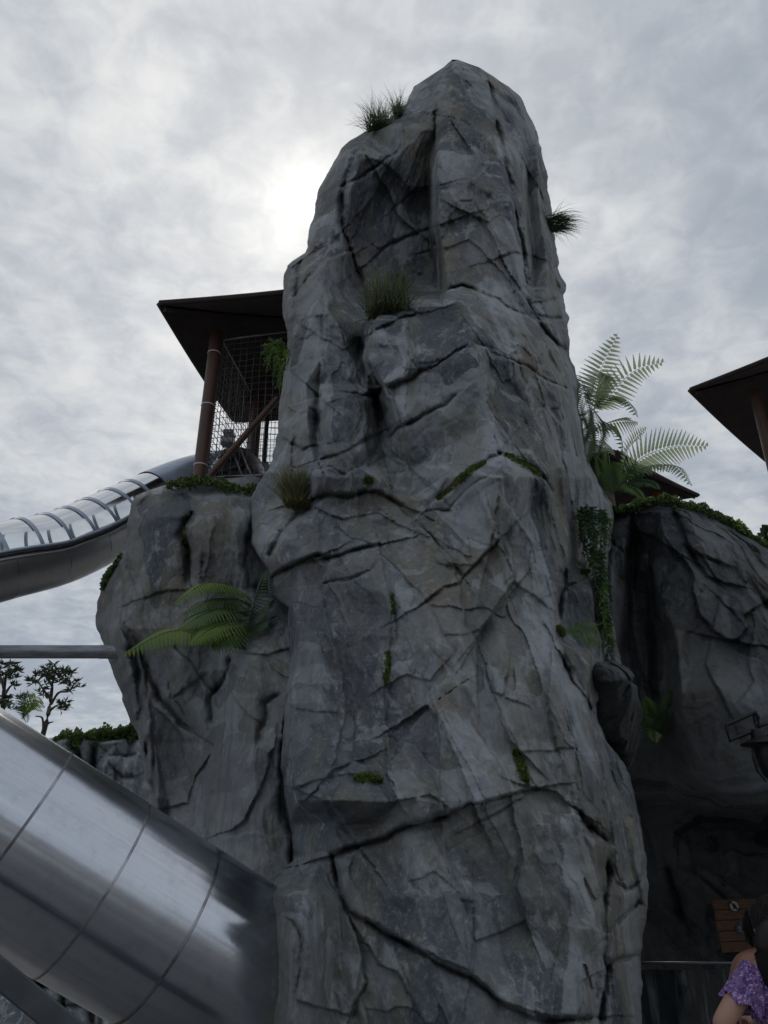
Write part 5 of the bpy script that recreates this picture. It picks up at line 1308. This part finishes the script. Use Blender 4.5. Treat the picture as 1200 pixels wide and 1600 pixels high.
# yellow-green palm-like shrub between them
lf = []
bs = (36, 1122)
for (x, y, yw) in ((55,1092,1),(68,1100,1),(66,1112,1),(44,1090,0),(28,1092,0),(20,1108,0),(60,1104,1),(50,1108,1),(36,1092,0),(30,1110,0),(42,1130,0),(70,1106,1)):
    midp = ((bs[0] + x) / 2, min(bs[1], y) - 5 + abs(x - bs[0]) * -.1)
    lf.append(([WD(*bs, 18), WD(*midp, 17.8), WD(x, y, 17.6)], .16, 16, TOCAM(WD(*bs, 18)) + Vector((random.uniform(-.5, .5), 0, .4)), FERN_Y if yw else FERN_D, 1, {}))
fern('palm_shrub', 'lime and dark green palm-like shrub between the two distant trees', WD(*bs, 18), lf, None, 'shrub')
# little shrub sprigs at the right edge behind the wall
creeper('shrub', 'dark twiggy shrub tip at the right edge above the rock wall', [(1197,846),(1204,842),(1215,838)], [9.5,9.5,9.5], .12, 160, [TREE_L], 6, .09, 0, .4, 'shrub')['kind'] = ''

# ------------------------------------------------------------------ lantern at right edge
ln_ = empty('wall_lantern', 'black iron lantern on a bracket at the right edge against the rock wall', 'lantern', None, W(1185, 1175, 6.0))
def lp(x, y, Y=6.0): return W(x, y, Y)
m = MB(); fr_pts = [lp(1135, 1133), lp(1176, 1115), lp(1183, 1140), lp(1140, 1157)]
m.tube(fr_pts + [fr_pts[0]], 0.017, 6); m.obj('bracket_frame', BLACK, ln_)
m = MB(); m.tube([lp(1176, 1116), lp(1180, 1113), lp(1184, 1120), lp(1186, 1140)], 0.017, 8); m.tube([lp(1184, 1135, 6.0), lp(1230, 1120, 6.4)], 0.014, 8); m.obj('bracket_arm', BLACK, ln_, smooth=True)
c = lp(1184, 1150)
def lathe(m, c, prof, n=24):
    i = len(m.v)
    for r_, z in prof:
        for k in range(n): th = 6.28318 * k / n; m.v.append(c + Vector((r_ * math.cos(th), r_ * math.sin(th), z)))
    for j in range(len(prof) - 1):
        for k in range(n): m.f.append((i + j * n + k, i + j * n + (k + 1) % n, i + (j + 1) * n + (k + 1) % n, i + (j + 1) * n + k))
m = MB(); lathe(m, c, [(.001, .05), (.045, .048), (.05, .03), (.048, -.01), (.055, -.02), (.001, -.02)]); m.obj('collar', BLACK, ln_, smooth=True, angle=35)
c2 = lp(1192, 1160); m = MB(); lathe(m, c2, [(.001, .05), (.05, .04), (.10, .02), (.155, -.005), (.16, -.015), (.15, -.018), (.05, .0), (.001, .0)]); m.obj('shade', BLACK, ln_, smooth=True, angle=35)
m = MB(); c3 = lp(1196, 1166); lathe(m, c3, [(.001, 0), (.075, -.0), (.085, -.06), (.08, -.14), (.06, -.2), (.035, -.23), (.001, -.235)]); m.obj('lamp_body', BLACK, ln_, smooth=True, angle=35)
for k in range(6):
    th = 6.28 * k / 6; m = MB(); m.tube([c3 + Vector((math.cos(th) * r_, math.sin(th) * r_, z)) for r_, z in ((.10, .0), (.115, -.08), (.10, -.18), (.05, -.25))], 0.006, 5); m.obj('cage_bar', BLACK, ln_)

# ------------------------------------------------------------------ timber notice board in the hollow
WOODS = plain('weathered_board', (0.13, 0.062, 0.030), 0.7, 0, 0.45, 7, 0.003, (2, 2, 14))
sg = empty('wooden_sign', 'reddish brown plank notice board with two round pictograms in the hollow', 'sign', None, W(1148, 1446, 7.6))
SY = min(on_rock(RW, x_, y_)[0].y for x_ in (1115, 1150, 1185) for y_ in (1405, 1445, 1485)) - 0.12
quadp = [(1114, 1405), (1185, 1403), (1192, 1486), (1127, 1489)]
def sp(u, v, off=0.0):
    a = W(*quadp[0], SY).lerp(W(*quadp[1], SY), u); b = W(*quadp[3], SY).lerp(W(*quadp[2], SY), u); p = a.lerp(b, v); return p + Vector((0, -off, 0))
nb_ = 5
for k in range(nb_):
    v0 = k / nb_ + .006; v1 = (k + 1) / nb_ - .006; e = random.uniform(-.03, .03); d = random.uniform(.0, .008)
    m = MB(); m.prism([sp(e, v0, -.02), sp(1 + e, v0, -.02), sp(1 + e, v1, -.02), sp(e, v1, -.02)][::-1], [sp(e, v0, .015 + d), sp(1 + e, v0, .015 + d), sp(1 + e, v1, .015 + d), sp(e, v1, .015 + d)][::-1]); m.obj('plank', WOODS, sg, bevel=.004)
for u_ in (.2, .8):
    m = MB(); m.tube([sp(u_, .02, -.045), sp(u_, .98, -.045)], .025, 4); m.obj('batten', WOODS, sg)
# mounting arms to the wall
for u_ in (.2, .8):
    m = MB(); c = sp(u_, .4, -.05); m.tube([c, c + Vector((0, .14, 0))], .02, 8); m.obj('mounting_arm', BLACK, sg)
WHT = plain('sign_white', (0.34, 0.33, 0.31), .5, 0, .08); BLU = plain('sign_navy', (0.02, 0.025, 0.07), .5, 0, .1); INK = plain('sign_black', (.012, .012, .012), .6, 0, .1)
def disc(c, r, mt, name, d=.006, n=28):
    m = MB(); ring = [c + Vector((r * math.cos(6.28318 * k / n), 0, r * math.sin(6.28318 * k / n))) for k in range(n)]
    m.prism([p + Vector((0, d, 0)) for p in ring], ring); return m.obj(name, mt, sg)
def under(m, name, mt, par):
    o = m.obj(name, mt); COL.objects.unlink(o); put(o, par)
def stick(c, s, pts, r):
    m = MB(); m.tube([c + Vector((x * s, 0, y * s)) for x, y in pts], r, 6); return m
ca = sp(.42, .14, .032); da = disc(ca, .056, INK, 'pictogram'); 
m = MB(); ring = [ca + Vector((.047 * math.cos(6.28318 * k / 28), -.003, .047 * math.sin(6.28318 * k / 28))) for k in range(28)]; m.prism([p + Vector((0, .002, 0)) for p in ring], ring); under(m, 'pictogram_ground', WHT, da)
cf = ca + Vector((0, -.006, 0)); s = .05
for pl in ([(.0, .45), (.02, .3)], [(0, .3), (-.05, -.1)], [(0, .25), (.35, .05)], [(0, .22), (-.35, .1)], [(-.05, -.1), (.3, -.5)], [(-.05, -.1), (-.35, -.5)]):
    under(stick(cf, s, pl, .005), 'figure_stroke', INK, da)
under(stick(cf + Vector((0, -.004, 0)), s, [(-.75, .75), (.75, -.75)], .006), 'prohibition_bar', INK, da)
cb = sp(.50, .57, .032); db = disc(cb, .056, BLU, 'pictogram'); cf = cb + Vector((0, -.006, 0))
for pl in ([(-.3, .55), (-.28, .4)], [(-.3, .4), (-.2, -.05)], [(-.28, .3), (-.6, .1)], [(-.2, -.05), (-.5, -.5)], [(-.2, -.05), (.05, -.5)], [(.35, .3), (.38, .15)], [(.38, .15), (.3, -.2)], [(.3, -.2), (.15, -.6)], [(.3, -.2), (.5, -.55)], [(-.25, .25), (.3, .1)]):
    under(stick(cf, s, pl, .0055), 'figure_stroke', WHT, db)

# ------------------------------------------------------------------ glass railing in front of the hollow
gl = empty('glass_railing', 'glass barrier panel with pale steel top rail right of the tower foot', 'railing', None, (2.6, 6.4, 0))
GY = 6.4
g0 = W(985, 1504, GY); g1 = W(1300, 1505, GY); zt = W(1080, 1505, GY).z
m = MB(); m.tube([(g0.x, GY, zt), (g1.x, GY, zt)], .011, 12); m.obj('top_rail', DARK_STEEL, gl, smooth=True)
def glass_mat():
    m, nt, b = mat('smoked_glass'); o = nt.nodes['Material Output']
    tr = nt.nodes.new('ShaderNodeBsdfTransparent'); tr.inputs[0].default_value = (.55, .60, .62, 1)
    gs = nt.nodes.new('ShaderNodeBsdfGlossy'); gs.inputs['Roughness'].default_value = .05
    df = nt.nodes.new('ShaderNodeBsdfDiffuse'); df.inputs[0].default_value = (.30, .32, .33, 1)
    n = tex(nt, mapped(nt, (9, 1, .8)), 2.2, 5, .6); f = M('MULTIPLY', sstep(nt, n, .5, .75), .30, nt=nt)
    m1 = nt.nodes.new('ShaderNodeMixShader'); nt.links.new(f, m1.inputs[0]); nt.links.new(tr.outputs[0], m1.inputs[1]); nt.links.new(df.outputs[0], m1.inputs[2])
    fz = nt.nodes.new('ShaderNodeFresnel'); fz.inputs[0].default_value = 1.45
    m2 = nt.nodes.new('ShaderNodeMixShader'); nt.links.new(fz.outputs[0], m2.inputs[0]); nt.links.new(m1.outputs[0], m2.inputs[1]); nt.links.new(gs.outputs[0], m2.inputs[2])
    nt.links.new(m2.outputs[0], o.inputs[0]); nt.nodes.remove(b); return m
GLASS = glass_mat()
xs = [g0.x - .12, W(1185, 1505, GY).x, g1.x]
for a, b in zip(xs[:-1], xs[1:]):
    m = MB(); m.box(((a + b) / 2, GY, (zt + .06) / 2 - .02), (b - a - .02, .014, zt - .10)); m.obj('glass_pane', GLASS, gl)
for x in xs:
    m = MB(); m.tube([(x, GY, 0), (x, GY, zt)], .02, 10); m.obj('rail_post', NETF, gl, smooth=True)

# ------------------------------------------------------------------ person at the lower right corner
SKIN = plain('skin', (0.36, 0.20, 0.145), .5, 0, .08, 3); HAIR = plain('black_hair', (0.008, 0.006, 0.006), .55, 0, .3, 60, .002, (8, 8, 1), .25)
def floral():
    m, nt, b = mat('purple_floral_cloth'); v = mapped(nt)
    a = tex(nt, v, 42, 3, .6, 1.2); c = tex(nt, v, 75, 3, .6, .8)
    col = mixc(nt, sstep(nt, a, .42, .52), (.06, .028, .14), (.16, .09, .25)); col = mixc(nt, sstep(nt, c, .56, .62), col, (.42, .30, .46))
    nt.links.new(col, b.inputs['Base Color']); b.inputs['Roughness'].default_value = .85; return m
FLORAL = floral()
JEANS = plain('dark_trousers', (.02, .022, .03), .85, 0, .2, 30)
def person(label, head_px, depth, skin_m, top_m, pony):
    hx = WD(head_px[0], head_px[1], depth); X0, Y0, HZ = hx.x, hx.y, hx.z     # head centre
    per = empty('person', label, 'person', None, (X0, Y0, 0))
    K = HZ / 1.375                                                # scale of a 1.55 m figure
    def J(x, y, z): return Vector((X0 + x, Y0 + y, z * K))
    def skin_mesh(name, verts, edges, radii, root, mt, parent, sub=2):
        me = bpy.data.meshes.new(name); me.from_pydata([tuple(v) for v in verts], edges, []); o = bpy.data.objects.new(name, me)
        put(o, parent); sk = o.modifiers.new('skin', 'SKIN')
        for i, r_ in enumerate(radii):
            s_ = me.skin_vertices[0].data[i]; s_.radius = r_ if hasattr(r_, '__len__') else (r_, r_); s_.use_root = (i == root)
        ss = o.modifiers.new('sub', 'SUBSURF'); ss.levels = sub; ss.render_levels = sub
        me.materials.append(mt); me.polygons.foreach_set('use_smooth', [True] * len(me.polygons)); sk.use_smooth_shade = True
        return o
    # body: facing away towards the railing, left elbow out, hands together in front
    V_ = [J(0,0,.86), J(0,0,1.0), J(0,.0,1.15), J(0,.02,1.235), J(0,.03,1.28), J(0,.045,1.32),      # pelvis..neck..head base
          J(-.15,.0,1.215), (J(-.335,-.04,1.05) if pony else J(-.25,-.02,1.0)), J(-.16,.20,.97), J(-.07,.27,1.0),                         # left arm
          J(.15,.0,1.225), J(.24,.0,1.03), J(.13,.20,1.0), J(.06,.27,1.02),                             # right arm
          J(-.085,0,.80), J(-.09,.02,.43), J(-.095,-.01,.06), J(-.10,.10,.03),                           # left leg, foot
          J(.085,0,.80), J(.09,.02,.43), J(.095,-.01,.06), J(.10,.10,.03)]
    E_ = [(0,1),(1,2),(2,3),(3,4),(4,5),(3,6),(6,7),(7,8),(8,9),(3,10),(10,11),(11,12),(12,13),(0,14),(14,15),(15,16),(16,17),(0,18),(18,19),(19,20),(20,21)]
    R_ = [(.13,.10),(.12,.085),(.135,.095),(.085,.07),(.045,.045),(.045,.045),(.055,.055),(.042,.042),(.033,.033),(.026,.026),(.055,.055),(.042,.042),(.033,.033),(.026,.026),.085,.055,.038,.03,.085,.055,.038,.03]
    skin_mesh('body', V_, E_, R_, 0, skin_m, per)
    def blob(name, c, rx, ry, rz, mt, parent, tweak=None, sub=24):
        bm = bmesh.new(); bmesh.ops.create_uvsphere(bm, u_segments=sub, v_segments=sub // 2 + 4, radius=1)
        for v in bm.verts:
            p = v.co.copy()
            if tweak: p = tweak(p)
            v.co = Vector(c) + Vector((p.x * rx, p.y * ry, p.z * rz))
        me = bpy.data.meshes.new(name); bm.to_mesh(me); bm.free(); me.materials.append(mt); me.polygons.foreach_set('use_smooth', [True] * len(me.polygons))
        o = bpy.data.objects.new(name, me); put(o, parent); return o
    HC = J(0, .055, 1.375)
    def headshape(p):
        if p.z < 0: p.x *= 1 - .28 * (-p.z); p.y *= 1 - .12 * (-p.z)
        if p.y > .75 and -.25 < p.z < .05 and abs(p.x) < .2: p.y += .16 * (1 - abs(p.x) / .2)      # nose
        if p.y > .7 and .05 < p.z < .25 and .15 < abs(p.x) < .5: p.y -= .06                          # eye sockets
        return p
    head = blob('head', HC, .072, .092, .108, skin_m, per, headshape, 32)
    for sx in (-1, 1):
        blob('ear', HC + Vector((sx * .073, -.005, -.01)), .012, .022, .03, skin_m, per, None, 12)
        blob('eye', HC + Vector((sx * .03, .082, .012)), .012, .008, .008, plain('eye_white', (.7, .7, .7), .3), per, None, 12)
    m = MB(); m.tube([HC + Vector((-.022, .085, -.055)), HC + Vector((0, .091, -.056)), HC + Vector((.022, .085, -.055))], .006, 6); m.obj('mouth', plain('lips', (.30, .10, .09), .4), per, smooth=True)
    # hair: cap over the back of the head, gathered into a ponytail
    def hairshape(p):
        q = p.copy(); k = 1 + .035 * math.sin(p.x * 23 + p.z * 9) * math.cos(p.z * 17)
        if q.y > .35: q.y = .35 + (q.y - .35) * .35
        return q * k
    hair = blob('hair', HC + Vector((0, -.018, .018)), .088, .108, .118, HAIR, per, hairshape, 40)
    if pony: pts = [HC + Vector((-.05, -.09, .02)), HC + Vector((-.09, -.13, -.02)), HC + Vector((-.105, -.135, -.08)), HC + Vector((-.10, -.125, -.15)), HC + Vector((-.095, -.125, -.21)), HC + Vector((-.09, -.125, -.25))]
    else: pts = [HC + Vector((-.01, -.06, .09)), HC + Vector((-.02, -.10, .11)), HC + Vector((-.03, -.13, .09)), HC + Vector((-.03, -.14, .05)), HC + Vector((-.025, -.13, .01)), HC + Vector((-.02, -.11, -.01))]
    pc = bez(pts, 14); m = MB(); m.tube(pc, [.03, .036, .042, .046, .048, .05, .05, .048, .046, .042, .038, .032, .026, .016, .004], 16); pt_ = m.obj('ponytail', HAIR, per, smooth=True)
    m = MB()
    rr = random.Random(5)
    for k in range(150):
        a = rr.uniform(0, 6.28); o_ = Vector((math.cos(a), math.sin(a), 0)) * rr.uniform(.026, .05)
        q = [p + o_ * (1 - i / 16) + Vector((rr.uniform(-.006, .006), rr.uniform(-.006, .006), 0)) for i, p in enumerate(pc)]
        m.tube(q[::2], .0018, 3, caps=False)
    for k in range(320):
        a = rr.uniform(0, 6.28); e = rr.uniform(-.3, 1.4); d = Vector((math.cos(a) * math.cos(e) * .09, -abs(math.sin(a) * math.cos(e)) * .11, math.sin(e) * .12))
        p = HC + Vector((0, -.018, .018)) + d; m.tube([p, p * 1 + d * .05 + Vector((rr.uniform(-.02, .02), -.01, -.02)), p + Vector((0, -.02, -.05))], .0015, 3, caps=False)
    m.obj('hair_strands', HAIR, per)['kind'] = 'stuff'
    m = MB(); m.tube([pc[1] + Vector((-.035, -.012, 0)), pc[1] + Vector((0, -.042, .004)), pc[1] + Vector((.035, -.012, 0))], .007, 8); m.obj('hair_clip', STRAP, per, smooth=True)
    # top: loft round the torso, neckline just under the shoulders, ruffled sleeves round the upper arms
    def loft(rings, n=40):
        m = MB(); i = 0
        for (c, rx, ry, amp, fq) in rings:
            for k in range(n): th = 6.28318 * k / n; q = 1 + amp * math.sin(fq * th + c.z * 30); m.v.append(c + Vector((rx * math.cos(th) * q, ry * math.sin(th) * q, amp * .12 * math.sin(fq * th * 1.3))))
        for j in range(len(rings) - 1):
            for k in range(n): m.f.append((j * n + k, j * n + (k + 1) % n, (j + 1) * n + (k + 1) % n, (j + 1) * n + k))
        return m
    m = loft([(J(0,0,.80),.165,.135,.03,9),(J(0,0,.90),.155,.125,.025,9),(J(0,0,1.0),.142,.11,.02,8),(J(0,0,1.08),.148,.115,.02,7),(J(0,0,1.15),.165,.115,.015,7),(J(0,.0,1.18),.17,.108,.015,7),(J(0,.0,1.20),.165,.10,.02,9)] + ([(J(0,.005,1.235),.14,.092,.015,9),(J(0,.01,1.262),.095,.075,.01,9)] if pony else []))
    m.obj('top', top_m, per, smooth=True)
    for sx in ((-1, 1) if pony else ()):
        a = J(sx * .125, 0, 1.235); b = J(sx * .222, -.01, 1.11); dv_ = (b - a).normalized(); s1 = dv_.cross(Vector((0, 1, 0))).normalized(); s2 = s1.cross(dv_)
        m = MB(); n = 36
        for j in range(8):
            t = j / 7; c = a.lerp(b, t); r_ = .062 + .022 * t
            for k in range(n): th = 6.28318 * k / n; q = 1 + (.03 + .10 * t) * math.sin(7 * th + j * .3); m.v.append(c + (s1 * math.cos(th) + s2 * math.sin(th)) * r_ * q + dv_ * .012 * math.sin(5 * th) * t)
        for j in range(7):
            for k in range(n): m.f.append((j * n + k, j * n + (k + 1) % n, (j + 1) * n + (k + 1) % n, (j + 1) * n + k))
        m.obj('sleeve', top_m, per, smooth=True)
    if pony:
        m = MB(); m.tube([J(-.02,-.13,1.17), J(.05,-.145,1.05), J(.13,-.12,.95), J(.17,-.02,.88)], .022, 8); m.tube([J(-.02,-.13,1.17), J(-.09,-.06,1.245), J(-.10,.05,1.20)], .018, 8); m.obj('bag_strap', BLACK, per, smooth=True)
    V2 = [J(0,0,.84), J(-.085,0,.78), J(-.09,.02,.43), J(-.095,-.01,.12), J(.085,0,.78), J(.09,.02,.43), J(.095,-.01,.12)]
    skin_mesh('trousers', V2, [(0,1),(1,2),(2,3),(0,4),(4,5),(5,6)], [(.15,.125),.10,.072,.06,.10,.072,.06], 0, JEANS, per)
    # hands: palm and five curled fingers each
    for sx in (-1, 1):
        w = J(sx * .07, .27, 1.02); vs = [w, w + Vector((-sx * .02, .045, .005))]; ed = [(0, 1)]; rd = [(.026, .02), (.034, .015)]
        for k in range(4):
            b = w + Vector((-sx * .02 + (k - 1.5) * .019, .075, .008)); L_ = (.062, .072, .068, .054)[k]; i = len(vs)
            vs += [b, b + Vector((0, L_ * .5, -.006)), b + Vector((0, L_ * .75, -.03)), b + Vector((0, L_ * .7, -.05))]; ed += [(1, i), (i, i + 1), (i + 1, i + 2), (i + 2, i + 3)]; rd += [.009, .0085, .008, .007]
        i = len(vs); b = w + Vector((-sx * .05, .03, .0)); vs += [b, b + Vector((-sx * .015, .03, .005)), b + Vector((-sx * .008, .055, .0))]; ed += [(1, i), (i, i + 1), (i + 1, i + 2)]; rd += [.011, .0095, .008]
        skin_mesh('hand', vs, ed, rd, 0, skin_m, per, 1)
SKIN_D = plain('skin_tanned', (0.26, 0.125, 0.085), .5, 0, .08, 3); TANK = plain('black_tank_top', (.015, .015, .018), .85, 0, .2, 30)
person('person in purple floral top with dark ponytail and black strap at the lower right edge', (1217, 1452), 3.35, SKIN, FLORAL, True)
person('person with black hair and bare shoulder just behind the purple floral top', (1188, 1456), 4.7, SKIN_D, TANK, False)
